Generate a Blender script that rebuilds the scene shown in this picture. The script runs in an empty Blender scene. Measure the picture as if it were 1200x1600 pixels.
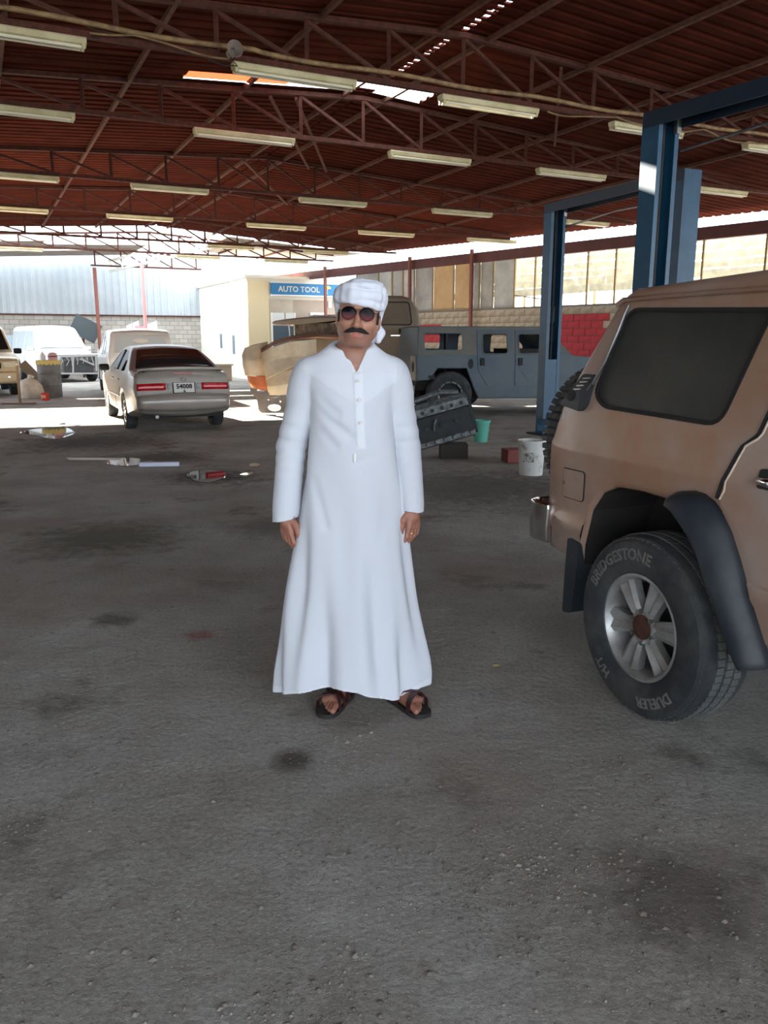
import bpy, bmesh, math, random
import numpy as np
from mathutils import Vector, Matrix
random.seed(7); np.random.seed(7)
SC = bpy.context.scene
COL = SC.collection
# ---------------------------------------------------------------- camera
FPX, PITCH, CAMH = 1250.0, math.radians(12.1), 1.52
cam_d = bpy.data.cameras.new('camera'); cam = bpy.data.objects.new('camera', cam_d); COL.objects.link(cam)
cam_d.sensor_fit = 'VERTICAL'; cam_d.sensor_height = 36.0; cam_d.lens = FPX/1600*36
cam.location = (0, 0, CAMH); cam.rotation_euler = (math.pi/2-PITCH, 0, 0)
cam_d.clip_start = .05; cam_d.clip_end = 300
SC.camera = cam
# ---------------------------------------------------------------- world, sun, exposure
SUN_AZ, SUN_EL = math.radians(38), math.radians(20.5)
w = bpy.data.worlds.new('sky'); SC.world = w; w.use_nodes = True
bg = w.node_tree.nodes['Background']
bg.inputs[0].default_value = (.80, .90, 1.0, 1); bg.inputs[1].default_value = 3.0   # hazy white desert sky
sd = bpy.data.lights.new('sun', 'SUN'); sd.energy = 48.0; sd.angle = math.radians(.6); sd.color = (1, .9, .74)
so = bpy.data.objects.new('sun', sd); COL.objects.link(so)
sv = Vector((-math.sin(SUN_AZ)*math.cos(SUN_EL), math.cos(SUN_AZ)*math.cos(SUN_EL), math.sin(SUN_EL)))
so.rotation_euler = sv.to_track_quat('Z', 'Y').to_euler(); so.location = (-20, 30, 20)
vs = SC.view_settings
vs.view_transform = 'Standard'; vs.look = 'None'; vs.gamma = 1; vs.use_curve_mapping = False
vs.exposure = 1.15

# ---------------------------------------------------------------- helpers
_up = Vector((0, math.sin(PITCH), math.cos(PITCH))); _fw = Vector((0, math.cos(PITCH), -math.sin(PITCH)))
def ray(x, y): return _fw + Vector((1, 0, 0))*((x-600)/FPX) + _up*((800-y)/FPX)
def at_z(x, y, z=0.0):
    r = ray(x, y); t = (z-CAMH)/r.z; return Vector((0, 0, CAMH))+r*t
def on_plane(x, y, p0, n):
    r = ray(x, y); c = Vector((0, 0, CAMH)); return c+r*((Vector(p0)-c).dot(n)/r.dot(n))
BA = math.radians(26.6)
LV = Vector((-math.sin(BA), math.cos(BA), 0)); TV = Vector((math.cos(BA), math.sin(BA), 0))
def lt(l, t, z=0.0): return LV*l+TV*t+Vector((0, 0, z))

def lin(c):
    f = lambda v: v/12.92 if v <= .04045 else ((v+.055)/1.055)**2.4
    return tuple(f(v/255) for v in c)
def mat(name, rgb, rough=.6, metal=0.0, var=None, scale=6.0, bump=0.0, bscale=40.0, spec=.5, coat=0.0, detail=6, emit=None, thr=(.35, .65), alpha=None, trans=0.0, stretch=None):
    """rgb in sRGB 0-255; var = second sRGB colour mixed in by noise"""
    m = bpy.data.materials.new(name); m.use_nodes = True; nt = m.node_tree; N = nt.nodes; K = nt.links
    b = N['Principled BSDF']
    b.inputs['Base Color'].default_value = (*lin(rgb), 1); b.inputs['Roughness'].default_value = rough
    b.inputs['Metallic'].default_value = metal; b.inputs['Specular IOR Level'].default_value = spec
    if coat: b.inputs['Coat Weight'].default_value = coat; b.inputs['Coat Roughness'].default_value = .12
    if trans: b.inputs['Transmission Weight'].default_value = trans
    if alpha is not None: b.inputs['Alpha'].default_value = alpha
    if emit:
        b.inputs['Emission Color'].default_value = (*lin(emit[0]), 1); b.inputs['Emission Strength'].default_value = emit[1]
    tc = N.new('ShaderNodeTexCoord'); vec = tc.outputs['Object']
    if stretch:
        mp = N.new('ShaderNodeMapping'); mp.inputs['Scale'].default_value = stretch; K.new(vec, mp.inputs['Vector']); vec = mp.outputs['Vector']
    if var:
        nz = N.new('ShaderNodeTexNoise'); nz.inputs['Scale'].default_value = scale; nz.inputs['Detail'].default_value = detail
        nz.inputs['Roughness'].default_value = .62
        K.new(vec, nz.inputs['Vector'])
        rp = N.new('ShaderNodeValToRGB'); K.new(nz.outputs['Fac'], rp.inputs['Fac'])
        rp.color_ramp.elements[0].position = thr[0]; rp.color_ramp.elements[1].position = thr[1]
        rp.color_ramp.elements[0].color = (*lin(rgb), 1); rp.color_ramp.elements[1].color = (*lin(var), 1)
        K.new(rp.outputs['Color'], b.inputs['Base Color'])
    if bump:
        n2 = N.new('ShaderNodeTexNoise'); n2.inputs['Scale'].default_value = bscale; n2.inputs['Detail'].default_value = 5
        K.new(vec, n2.inputs['Vector'])
        bp = N.new('ShaderNodeBump'); bp.inputs['Strength'].default_value = bump; bp.inputs['Distance'].default_value = .02
        K.new(n2.outputs['Fac'], bp.inputs['Height']); K.new(bp.outputs['Normal'], b.inputs['Normal'])
    return m

class MB:
    """collects geometry for ONE mesh"""
    def __init__(s): s.v = []; s.f = []
    def add(s, vs, fs):
        o = len(s.v); s.v += [tuple(p) for p in vs]; s.f += [tuple(i+o for i in f) for f in fs]; return s
    def box(s, c, d, R=None):
        x, y, z = (k/2 for k in d); P = [Vector((sx*x, sy*y, sz*z)) for sx in (-1, 1) for sy in (-1, 1) for sz in (-1, 1)]
        if R is not None: P = [R @ p for p in P]
        P = [p+Vector(c) for p in P]
        return s.add(P, [(0, 1, 3, 2), (4, 6, 7, 5), (0, 4, 5, 1), (2, 3, 7, 6), (0, 2, 6, 4), (1, 5, 7, 3)])
    def bar(s, a, b, wd, ht, up=(0, 0, 1)):
        a, b = Vector(a), Vector(b); d = (b-a); n = d.normalized(); up = Vector(up)
        r = n.cross(up)
        if r.length < 1e-4: r = n.cross(Vector((1, 0, 0)))
        r.normalize(); u = r.cross(n)
        P = [q+r*(i*wd/2)+u*(j*ht/2) for q in (a, b) for i, j in ((-1, -1), (1, -1), (1, 1), (-1, 1))]
        return s.add(P, [(3, 2, 1, 0), (4, 5, 6, 7), (0, 1, 5, 4), (1, 2, 6, 5), (2, 3, 7, 6), (3, 0, 4, 7)])
    def tube(s, pts, rad, n=8, cap=True, flat=1.0, up=(0, 0, 1)):
        pts = [Vector(p) for p in pts]; m = len(pts); rad = rad if isinstance(rad, (list, tuple)) else [rad]*m
        rings = []; ref = None
        for i, p in enumerate(pts):
            d = (pts[min(i+1, m-1)]-pts[max(i-1, 0)]).normalized()
            if ref is None:
                ref = d.cross(Vector(up))
                if ref.length < 1e-3: ref = d.cross(Vector((1, 0, 0)))
            ref = (ref-d*ref.dot(d)).normalized(); q = d.cross(ref)
            rings.append([p+(ref*math.cos(2*math.pi*k/n)+q*math.sin(2*math.pi*k/n)*flat)*rad[i] for k in range(n)])
        return s.loft(rings, cap)
    def loft(s, rings, cap=True, closed=True):
        n = len(rings[0]); V = [p for r in rings for p in r]; F = []
        for i in range(len(rings)-1):
            for k in range(n if closed else n-1):
                k2 = (k+1) % n; F.append((i*n+k, i*n+k2, (i+1)*n+k2, (i+1)*n+k))
        if cap and closed:
            F.append(tuple(range(n-1, -1, -1))); F.append(tuple((len(rings)-1)*n+k for k in range(n)))
        return s.add(V, F)
    def lathe(s, prof, n=24, c=(0, 0, 0), axis='z', a0=0.0, a1=2*math.pi):
        full = abs(a1-a0-2*math.pi) < 1e-6; m = n if full else n+1; rings = []
        for r, h in prof:
            R = []
            for k in range(m):
                a = a0+(a1-a0)*k/n; x, y = r*math.cos(a), r*math.sin(a)
                R.append(Vector((x, y, h) if axis == 'z' else (x, h, y) if axis == 'y' else (h, x, y))+Vector(c))
            rings.append(R)
        return s.loft(rings, False, full)
    def prism(s, poly, y0, y1, fn):
        """poly 2-D closed outline, extruded between y0 and y1; fn(u,v,w)->xyz"""
        n = len(poly); V = [fn(u, v, y0) for u, v in poly]+[fn(u, v, y1) for u, v in poly]
        return s.add(V, [tuple(range(n)), tuple(range(2*n-1, n-1, -1))]+[(k, k+n, (k+1) % n+n, (k+1) % n) for k in range(n)])
    def mesh(s, name='m', smooth=None):
        me = bpy.data.meshes.new(name); me.from_pydata(s.v, [], s.f)
        bm = bmesh.new(); bm.from_mesh(me); bmesh.ops.recalc_face_normals(bm, faces=bm.faces); 
        if smooth is not None:
            for f in bm.faces: f.smooth = True
            for e in bm.edges:
                if len(e.link_faces) == 2 and e.calc_face_angle(0) > math.radians(smooth): e.smooth = False
        bm.to_mesh(me); bm.free(); return me

def put(name, data, m=None, parent=None, smooth=None, bevel=0.0, seg=2):
    if isinstance(data, MB): data = data.mesh(name, smooth)
    if m is not None and not data.materials: data.materials.append(m)
    o = bpy.data.objects.new(name, data); COL.objects.link(o)
    if parent is not None: o.parent = parent
    if bevel:
        b = o.modifiers.new('bevel', 'BEVEL'); b.width = bevel; b.segments = seg; b.limit_method = 'ANGLE'; b.angle_limit = math.radians(40)
        b.harden_normals = False
    return o
def tag(o, label, cat, group=None):
    o['label'] = label; o['category'] = cat
    if group: o['group'] = group
    return o
def thing(name, loc, rz, label, cat, group=None):
    o = bpy.data.objects.new(name, None); COL.objects.link(o); o.location = loc; o.rotation_euler = (0, 0, rz); o.empty_display_size = .2
    return tag(o, label, cat, group)
def struct(o, label=None):
    o['kind'] = 'structure'
    if label: o['label'] = label
    return o
def sroot(name, label=None):
    o = bpy.data.objects.new(name, None); COL.objects.link(o); return struct(o, label)
def copy_tree(o, parent=None):
    c = o.copy(); COL.objects.link(c); c.parent = parent
    for ch in o.children: copy_tree(ch, c)
    return c
# ================================================================ materials of the place
M = {}
def floor_mat():
    m = bpy.data.materials.new('oily_dirt'); m.use_nodes = True; nt = m.node_tree; N = nt.nodes; K = nt.links; b = N['Principled BSDF']
    tc = N.new('ShaderNodeTexCoord'); v = tc.outputs['Object']
    def noise(s, d=6, r=.6):
        n = N.new('ShaderNodeTexNoise'); n.inputs['Scale'].default_value = s; n.inputs['Detail'].default_value = d; n.inputs['Roughness'].default_value = r
        K.new(v, n.inputs['Vector']); return n.outputs['Fac']
    def ramp(f, stops):
        r = N.new('ShaderNodeValToRGB'); K.new(f, r.inputs['Fac']); e = r.color_ramp.elements
        while len(e) < len(stops): e.new(.5)
        for k, (p, c) in zip(e, stops): k.position = p; k.color = (*(lin(c) if len(c) == 3 else c[:3]), 1)
        return r.outputs['Color']
    def mix(f, a, c, mode='MIX'):
        x = N.new('ShaderNodeMix'); x.data_type = 'RGBA'; x.blend_type = mode
        if isinstance(f, float): x.inputs[0].default_value = f
        else: K.new(f, x.inputs[0])
        K.new(a, x.inputs[6]); K.new(c, x.inputs[7]); return x.outputs[2]
    base = ramp(noise(.9, 8, .65), [(.32, (134, 126, 116)), (.5, (163, 158, 150)), (.66, (184, 182, 176))])
    # fine grit
    grit = ramp(noise(55, 4, .7), [(.3, (108, 103, 98)), (.6, (186, 182, 175))])
    c1 = mix(.35, base, grit)
    # reddish-brown trodden earth
    red = ramp(noise(.55, 5, .6), [(.50, (0, 0, 0)), (.66, (255, 255, 255))])
    rc = N.new('ShaderNodeRGB'); rc.outputs[0].default_value = (*lin((142, 122, 112)), 1)
    rm = N.new('ShaderNodeMath'); rm.operation = 'MULTIPLY'; rm.inputs[1].default_value = .55; K.new(red, rm.inputs[0])
    c2 = mix(rm.outputs[0], c1, rc.outputs[0])
    # oil stains
    oil = ramp(noise(1.15, 7, .68), [(.56, (0, 0, 0)), (.68, (255, 255, 255))])
    om = N.new('ShaderNodeMath'); om.operation = 'MULTIPLY'; om.inputs[1].default_value = .7; K.new(oil, om.inputs[0])
    oc = N.new('ShaderNodeRGB'); oc.outputs[0].default_value = (*lin((82, 74, 66)), 1)
    c3 = mix(om.outputs[0], c2, oc.outputs[0])
    # spilt oil, rust and red paint at their own places
    nz = noise(9, 6, .7)
    for (px, py, rad, colr, amt) in ((462, 1188, .11, (62, 48, 40), .8), (310, 993, .10, (150, 72, 70), .6), (165, 840, .75, (74, 68, 52), .65), (420, 822, .5, (78, 70, 60), .5), (180, 968, .16, (70, 60, 52), .7), (1060, 1400, .30, (80, 72, 66), .6), (150, 690, 1.4, (50, 42, 36), .75), (330, 745, .7, (44, 34, 30), .8), (720, 760, 1.6, (58, 48, 42), .6), (250, 715, .8, (52, 44, 38), .7)):
        p = at_z(px, py); ds = N.new('ShaderNodeVectorMath'); ds.operation = 'DISTANCE'; ds.inputs[1].default_value = p; K.new(v, ds.inputs[0])
        m1 = N.new('ShaderNodeMath'); m1.operation = 'MULTIPLY_ADD'; m1.inputs[1].default_value = rad*1.6; m1.inputs[2].default_value = -rad*.8; K.new(nz, m1.inputs[0])
        m2 = N.new('ShaderNodeMath'); m2.operation = 'ADD'; K.new(ds.outputs['Value'], m2.inputs[0]); K.new(m1.outputs[0], m2.inputs[1])
        mr = N.new('ShaderNodeMapRange'); mr.inputs[1].default_value = rad*.35; mr.inputs[2].default_value = rad; mr.inputs[3].default_value = amt; mr.inputs[4].default_value = 0; K.new(m2.outputs[0], mr.inputs[0])
        cc = N.new('ShaderNodeRGB'); cc.outputs[0].default_value = (*lin(colr), 1); c3 = mix(mr.outputs[0], c3, cc.outputs[0])
    K.new(c3, b.inputs['Base Color'])
    b.inputs['Roughness'].default_value = .9; b.inputs['Specular IOR Level'].default_value = .25
    n1 = noise(26, 8, .7); n2 = noise(3.2, 4, .6)
    ad = N.new('ShaderNodeMath'); ad.operation = 'MULTIPLY_ADD'; ad.inputs[1].default_value = 2.5; K.new(n2, ad.inputs[0]); K.new(n1, ad.inputs[2])
    bp = N.new('ShaderNodeBump'); bp.inputs['Strength'].default_value = .8; bp.inputs['Distance'].default_value = .035
    K.new(ad.outputs[0], bp.inputs['Height']); K.new(bp.outputs['Normal'], b.inputs['Normal'])
    return m
M['floor'] = floor_mat()
M['sheet'] = mat('rust_brown_roof_sheet', (88, 42, 31), .95, var=(68, 33, 26), scale=2.2, thr=(.3, .7), spec=.02)
M['sheetgrey'] = mat('grey_roof_sheet', (150, 140, 130), .7, var=(120, 108, 98), scale=2.0)
M['truss'] = mat('brown_primer_steel', (92, 54, 44), .8, var=(66, 42, 36), scale=14, spec=.15)
M['purlin'] = mat('dusty_purlin_steel', (108, 74, 62), .8, var=(84, 58, 48), scale=10, spec=.15)
M['redbeam'] = mat('dull_red_beam_paint', (100, 52, 50), .6, var=(84, 45, 43), scale=3)
M['post'] = mat('red_brown_post_paint', (128, 72, 60), .6)
M['conduit'] = mat('yellowed_conduit', (156, 126, 86), .6, var=(106, 82, 56), scale=9)
M['lampbody'] = mat('yellowed_lamp_housing', (206, 196, 158), .5, var=(180, 168, 128), scale=5)
M['tube'] = mat('unlit_tube_glass', (226, 220, 196), .25)
M['black'] = mat('black_rubber', (24, 24, 26), .7)
M['block'] = mat('concrete_block', (188, 178, 160), .9, var=(150, 140, 124), scale=5, bump=.3, bscale=60)
M['blockred'] = mat('red_painted_block', (190, 58, 68), .75, var=(160, 48, 58), scale=5, bump=.25, bscale=60)
M['mortar'] = mat('mortar', (128, 118, 104), .95)
M['frame'] = mat('ochre_window_bar', (150, 128, 84), .6)
M['cream'] = mat('cream_panel', (186, 178, 152), .7, var=(156, 146, 120), scale=3)
M['bluepaint'] = mat('blue_lift_paint', (32, 80, 108), .45, var=(25, 66, 92), scale=4, spec=.5)
M['bluedark'] = mat('dark_blue_lift_paint', (20, 38, 56), .5)
M['steel'] = mat('worn_steel', (150, 152, 154), .35, metal=.9)
M['white'] = mat('white_paint', (232, 230, 226), .6)
# ================================================================ floor
fl = MB(); nx, ny = 60, 60
xs = np.linspace(-45, 45, nx); ys = np.linspace(-30, 60, ny)
fl.add([(x, y, 0) for y in ys for x in xs], [(j*nx+i, j*nx+i+1, (j+1)*nx+i+1, (j+1)*nx+i) for j in range(ny-1) for i in range(nx-1)])
struct(put('floor', fl, M['floor']), 'grey-brown oily dirt floor of the workshop')
# pebbles and clods lying loose on the dirt: uncountable
pm = MB(); ico = [(0, 0, 1), (.89, 0, .45), (.28, .85, .45), (-.72, .53, .45), (-.72, -.53, .45), (.28, -.85, .45)]
icf = [(0, 1, 2), (0, 2, 3), (0, 3, 4), (0, 4, 5), (0, 5, 1), (5, 4, 3, 2, 1)]
clus = [(random.uniform(-1.4, 1.5), random.uniform(1.45, 3.0), random.uniform(.1, .35)) for _ in range(16)]+[(.45, 1.75, .25), (-.4, 1.95, .3), (.75, 2.1, .2)]
_c = at_z(990, 982, .375); _in = Vector((math.cos(math.radians(22)), math.sin(math.radians(22)), 0)); _fw2 = Vector((math.sin(math.radians(22)), -math.cos(math.radians(22)), 0))
keep_clear = [(*(_c+_in*a+_fw2*f)[:2], .24) for a in (.135, 1.765) for f in (0, 2.96)]+[(-.13-.075, 3.12+.04, .19), (-.13+.21, 3.12+.05, .19)]
for k in range(8500):
    if random.random() < .55:
        c = random.choice(clus); x = random.gauss(c[0], c[2]); y = random.gauss(c[1], c[2]*.8)
    else: x = random.uniform(-2.6, 2.6); y = random.uniform(1.2, 6.5)
    if any((x-qx)**2+(y-qy)**2 < qr*qr for qx, qy, qr in keep_clear): continue
    s = min(.0125, .0027*random.lognormvariate(0, .6)); a = random.uniform(0, 6.28); sx, sy, sz = s*random.uniform(.7, 1.4), s*random.uniform(.7, 1.4), s*random.uniform(.5, 1)
    ca, sa = math.cos(a), math.sin(a)
    pm.add([(x+px*sx*ca-py*sy*sa, y+px*sx*sa+py*sy*ca, pz*sz-.0006) for px, py, pz in ico], icf)
o = put('gravel', pm, mat('gravel_stone', (142, 132, 122), .9, var=(104, 95, 87), scale=3, detail=1)); o['kind'] = 'stuff'
tag(o, 'loose small gravel and clods scattered over the dirt floor', 'gravel')

# ================================================================ roof
RIDGE = 5.7
def roof_z(t): return 5.22-.065*abs(t-RIDGE)
def wall_t(l): return 16.6-(l-12.8)*.234
def sheet(mb, l0, l1, t0, t1, skew=False):
    per = .24; n = max(1, int(round((l1-l0)/per))); L = []
    for k in range(n):
        b = l0+(l1-l0)*k/n; p = (l1-l0)/n
        L += [(b, 0), (b+p*.55, 0), (b+p*.66, .032), (b+p*.89, .032)]
    L.append((l1, 0)); ts = [t0, t1]
    V = []
    for l, h in L:
        for j, t in enumerate(ts):
            tt = wall_t(l)+.55 if (skew and j == 1) else t
            V.append(lt(l, tt, roof_z(tt)+h))
    F = [(2*i, 2*i+1, 2*i+3, 2*i+2) for i in range(len(L)-1)]
    mb.add(V, F)
rf = MB()
for a in ((-6.0, 11.3, -8, 5.655), (11.3, 11.42, -8, 4.9), (11.42, 11.6, -8, 4.5), (11.6, 11.95, -8, 2.9), (11.95, 28.2, -8, 5.655)): sheet(rf, *a)
for a in ((-6.0, 11.3, 5.735, 0), (11.3, 11.95, 6.6, 0), (11.95, 28.2, 5.735, 0)): sheet(rf, *a, skew=True)
o = put('ceiling', rf, M['sheet']); struct(o, 'rust-brown corrugated roof sheeting over the workshop')
md = o.modifiers.new('thick', 'SOLIDIFY'); md.thickness = .004; md.offset = 1
rg = MB()
for a in ((28.6, 33.6, 8.3, 0),): sheet(rg, *a, skew=True)
sheet(rg, 35.4, 37.6, -6, 6.4); sheet(rg, 32.4, 35.4, -6, 2.6); sheet(rg, 33.6, 35.4, 2.6, 6.4)
o = put('ceiling', rg, M['sheetgrey'], parent=None); struct(o, 'weathered grey roof sheeting at the far end of the shed')
md = o.modifiers.new('thick', 'SOLIDIFY'); md.thickness = .004; md.offset = 1
# ridge cap: closed past the broken stretch, toothed along it
rc = MB(); rc.bar(lt(11.95, RIDGE, 5.262), lt(28.2, RIDGE, 5.262), .3, .008)
x = -6.0
while x < 11.2:
    d = random.choice((.055, .06, .07)); rc.bar(lt(x, RIDGE, 5.228), lt(x+d, RIDGE, 5.228), .16, .02); x += d+random.choice((.07, .085, .1))
    if abs(x-9.2) < .12: rc.bar(lt(x, RIDGE, 5.228), lt(x+.3, RIDGE, 5.228), .16, .02); x += .3
struct(put('trim_1', rc, M['sheet']), 'ridge capping of the workshop roof')
# added translucent strip in the roof slot, its orange imitates sunlit roof sheet
orm = bpy.data.materials.new('orange_sunlit_look'); orm.use_nodes = True
_n = orm.node_tree.nodes; _n.clear(); _tr = _n.new('ShaderNodeBsdfTranslucent'); _tr.inputs[0].default_value = (*lin((150, 66, 40)), 1)
_df = _n.new('ShaderNodeBsdfDiffuse'); _df.inputs[0].default_value = (*lin((150, 66, 44)), 1); _ad = _n.new('ShaderNodeMixShader'); _ad.inputs[0].default_value = .5
_ou = _n.new('ShaderNodeOutputMaterial'); orm.node_tree.links.new(_tr.outputs[0], _ad.inputs[1]); orm.node_tree.links.new(_df.outputs[0], _ad.inputs[2]); orm.node_tree.links.new(_ad.outputs[0], _ou.inputs[0])
os_ = MB(); os_.add([lt(11.58, 2.88, 5.05), lt(11.97, 2.88, 5.06), lt(11.97, 4.4, 5.16), lt(11.58, 4.4, 5.15)], [(0, 1, 2, 3)])
struct(put('trim_2', os_, orm), 'added orange translucent strip imitating sunlit sheet in the roof slot')

# trusses
TR = [5.0, 9.2, 12.1, 16.7, 20.8, 25.9, 29.5]
ZB = 4.5
PAN = 1.03
def truss(l, t0, t1, first):
    r = sroot('roof_truss')
    if first: r['label'] = 'brown steel lattice roof truss'
    def top(t): return max(ZB+.09, roof_z(t)-.06)
    m = M['truss']
    b = MB(); b.bar(lt(l, t0, ZB), lt(l, t1, ZB), .07, .06); put('bottom_chord', b, m, r)
    b = MB()
    if t0 < RIDGE < t1:
        b.bar(lt(l, t0, top(t0)), lt(l, RIDGE, top(RIDGE)), .08, .06); b.bar(lt(l, RIDGE, top(RIDGE)), lt(l, t1, top(t1)), .08, .06)
    else: b.bar(lt(l, t0, top(t0)), lt(l, t1, top(t1)), .08, .06)
    put('top_chord', b, m, r)
    k0 = math.ceil((t0-RIDGE)/PAN); k1 = math.floor((t1-RIDGE)/PAN)
    for k in range(k0, k1+1):
        t = RIDGE+k*PAN
        if top(t)-ZB > .12:
            b = MB(); b.bar(lt(l, t, ZB), lt(l, t, top(t)), .045, .045); put('vertical_strut', b, m, r)
        tn = t+PAN
        if tn <= t1 and top(t)-ZB > .16:
            b = MB(); b.bar(lt(l, t, top(t)-.03), lt(l, tn, ZB+.03), .04, .04); put('diagonal_strut', b, m, r)
    return r
for i, l in enumerate(TR):
    truss(l, -4.2 if l < 29 else .5, wall_t(l)-.1, i == 0)
truss(35.5, 4.5, 9.0, False)
# purlins along the building
for k, t in enumerate((-2.6, -1.0, .6, 2.2, 3.8, 5.35, 6.05, 7.6, 9.2, 10.8, 12.4)):
    l1 = 28.2 if t < 7 else 33.4
    while wall_t(l1) < t+.2: l1 -= .5
    b = MB(); b.bar(lt(-6.0, t, roof_z(t)-.035), lt(l1, t, roof_z(t)-.035), .05, .06); struct(put('roof_purlin', b, M['purlin']))
# sway braces seen crossing under the sheets
for (l0, t0, l1, t1) in ((12.1, 4.2, 16.7, 6.6), (12.1, 4.6, 16.7, 7.0), (16.7, 5.2, 20.8, 7.6), (9.2, 7.2, 12.1, 9.4)):
    b = MB(); b.bar(lt(l0, t0, roof_z(t0)-.12), lt(l1, t1, roof_z(t1)-.12), .04, .04); struct(put('roof_brace', b, M['purlin']))
# ================================================================ tube lamps under the bottom chords
def lamp(l, t, ln, label, seed):
    r = thing('tube_lamp', lt(l, t, ZB-.13), BA, label, 'lamp', 'twin tube lamps under the roof trusses')
    b = MB(); b.prism([(-.07, .075), (-.055, .03), (-.02, .012), (.02, .012), (.055, .03), (.07, .075), (.06, .09), (-.06, .09)], -ln/2, ln/2, lambda u, v, w: (w, u, v))
    put('housing', b, M['lampbody'], r)
    for s in (-1, 1):
        b = MB(); b.tube([(-ln/2+.05, s*.045, 0), (ln/2-.05, s*.045, 0)], .016, 8); put('tube', b, M['tube'], r, smooth=40)
        for e in (-1, 1):
            b = MB(); b.box((e*(ln/2-.03), s*.045, .012), (.03, .03, .05)); put('tube_holder', b, M['lampbody'], r)
    for e in (-.3, .3):
        b = MB(); b.bar((e*ln, 0, .085), (e*ln, 0, .12), .012, .05); put('hanger', b, M['truss'], r)
rows = ['first', 'second', 'third', 'fourth', 'fifth', 'sixth']
spots = {1: [(.55, 1.45), (3.5, 1.45), (6.1, 1.45), (8.75, 1.3), (11.4, 1.35)], 2: [(.72, 1.5), (3.8, 1.5), (6.9, 1.5), (9.8, 1.5), (13.5, 1.5)],
         3: [(.9, 1.55), (3.7, 1.5), (7.15, 1.55), (10.4, 1.6), (14.1, 1.35)], 4: [(1.0, 1.6), (3.85, 1.55), (7.3, 1.6), (10.5, 1.7), (14.0, 1.7)],
         5: [(7.55, 1.5), (10.8, 1.6)], 6: [(7.4, 1.55), (10.7, 1.7), (1.6, 1.4)]}
for r, v in spots.items():
    for q, (t, ln) in enumerate(v):
        lamp(TR[r], t, ln, 'cream tube lamp, %s out from the block wall, under the %s truss from the man' % (rows[[a for a, _ in sorted(v, reverse=True)].index(t)], rows[r-1]), q)
# conduit, cables and a horn speaker on the first truss
b = MB()
pts = [lt(9.13, t, ZB+.085+.02*math.sin(t*2.3)) for t in np.linspace(-2, 3.0, 16)]+[lt(9.13, t, ZB+.075+.015*math.sin(t*3)) for t in np.linspace(3.1, 12.5, 24)]
b.tube(pts, .028, 8); tag(put('conduit_pipe', b, M['conduit'], smooth=50), 'yellowed plastic conduit strapped along the first roof truss', 'pipe')
b = MB(); b.tube([lt(9.06, t, ZB+.03-.09*abs(math.sin(t*1.6+.4))+.01*math.sin(t*7)) for t in np.linspace(1.3, 2.7, 30)], .010, 6)
tag(put('sagging_cable', b, M['conduit'], smooth=60), 'pale cable sagging beside the horn speaker on the first truss', 'cable')
b = MB(); b.tube([lt(9.06, t, ZB-.01-.09*abs(math.sin(t*1.9+.4))+.012*math.sin(t*6)) for t in np.linspace(6.9, 12.2, 60)], .010, 6)
tag(put('sagging_cable', b, M['conduit'], smooth=60), 'pale cable drooping in loops above the blue lift posts', 'cable')
sp = thing('horn_speaker', lt(8.98, 2.72, ZB+.0), BA, 'small grey horn speaker fixed to the first roof truss', 'speaker')
b = MB(); b.lathe([(.03, .1), (.035, .05), (.05, -.02), (.085, -.08), (.08, -.08), (.03, 0)], 20, axis='y'); put('horn', b, M['sheetgrey'], sp, smooth=40)
b = MB(); b.tube([(0, .05, 0), (0, .11, 0)], .045, 14); b.bar((0, .1, 0), (0, .2, 0), .02, .02); put('driver', b, M['sheetgrey'], sp, smooth=40)
b = MB(); b.tube([(0, 1.3*0, .0)]*0 or [(-.02, .08, -.03), (.06, .06, -.12), (-.10, .05, -.14), (-.25, .06, -.10)], .007, 6); put('lead', b, M['black'], sp, smooth=60)

# ================================================================ right wall (runs back-left at its own angle)
W0 = Vector((4.0, 25.0, 0)); WD = Vector((-.643, .766, 0)).normalized(); WN = Vector((-WD.y, WD.x, 0))   # WN points into the shed
if WN.dot(Vector((0, -1, 0))) < 0: WN = -WN
WA = math.atan2(WD.y, WD.x)
def wp(s, z, d=0.0): return W0+WD*s+WN*d+Vector((0, 0, z))
def wall_s(px): # s of the wall point seen at column px
    k = (px-600)/FPX*1.0
    return (W0.x-k*1.02*W0.y)/(k*1.02*WD.y-WD.x)
wr = sroot('wall_right', 'concrete block wall with red painted patch under the long window strip')
SILL, WTOP = 2.45, 3.92
b = MB(); b.bar(wp(-17, SILL/2, -.11), wp(12.5, SILL/2, -.11), .17, SILL); put('backing', b, M['mortar'], wr)
b = MB(); b.box((0, 0, 0), (.39, .05, .19)); bme = b.mesh('block'); bme.materials.append(M['block'])
b = MB(); b.box((0, 0, 0), (.39, .05, .19)); bmr = b.mesh('red_block'); bmr.materials.append(M['blockred'])
smin, smax = wall_s(985), wall_s(632)
nb = 0
for r in range(12):
    z = SILL-.1-.2*r
    if z < .15: break
    s = smin-(.2 if r % 2 else 0)
    while s < smax:
        red = (1 <= r <= 7 and wall_s(945) < s < wall_s(868)) or (r in (2, 3, 4) and wall_s(692) < s < wall_s(652))
        o = put('block', bmr if red else bme, None, wr); o.location = wp(s+.2, z, 0); o.rotation_euler = (0, 0, WA); nb += 1
        o.location += WN*random.uniform(-.006, .006)
        s += .4
# below/beyond the individually told blocks the wall is one rendered surface
b = MB(); b.bar(wp(-17, SILL/2, -.02), wp(smin-.22, SILL/2, -.02), .07, SILL); b.bar(wp(smax+.25, SILL/2, -.02), wp(12.5, SILL/2, -.02), .07, SILL); put('render_coat', b, M['block'], wr)
b = MB(); b.bar(wp(-17, SILL+.03, -.02), wp(12.5, SILL+.03, -.02), .2, .05); put('sill', b, M['mortar'], wr)
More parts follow.
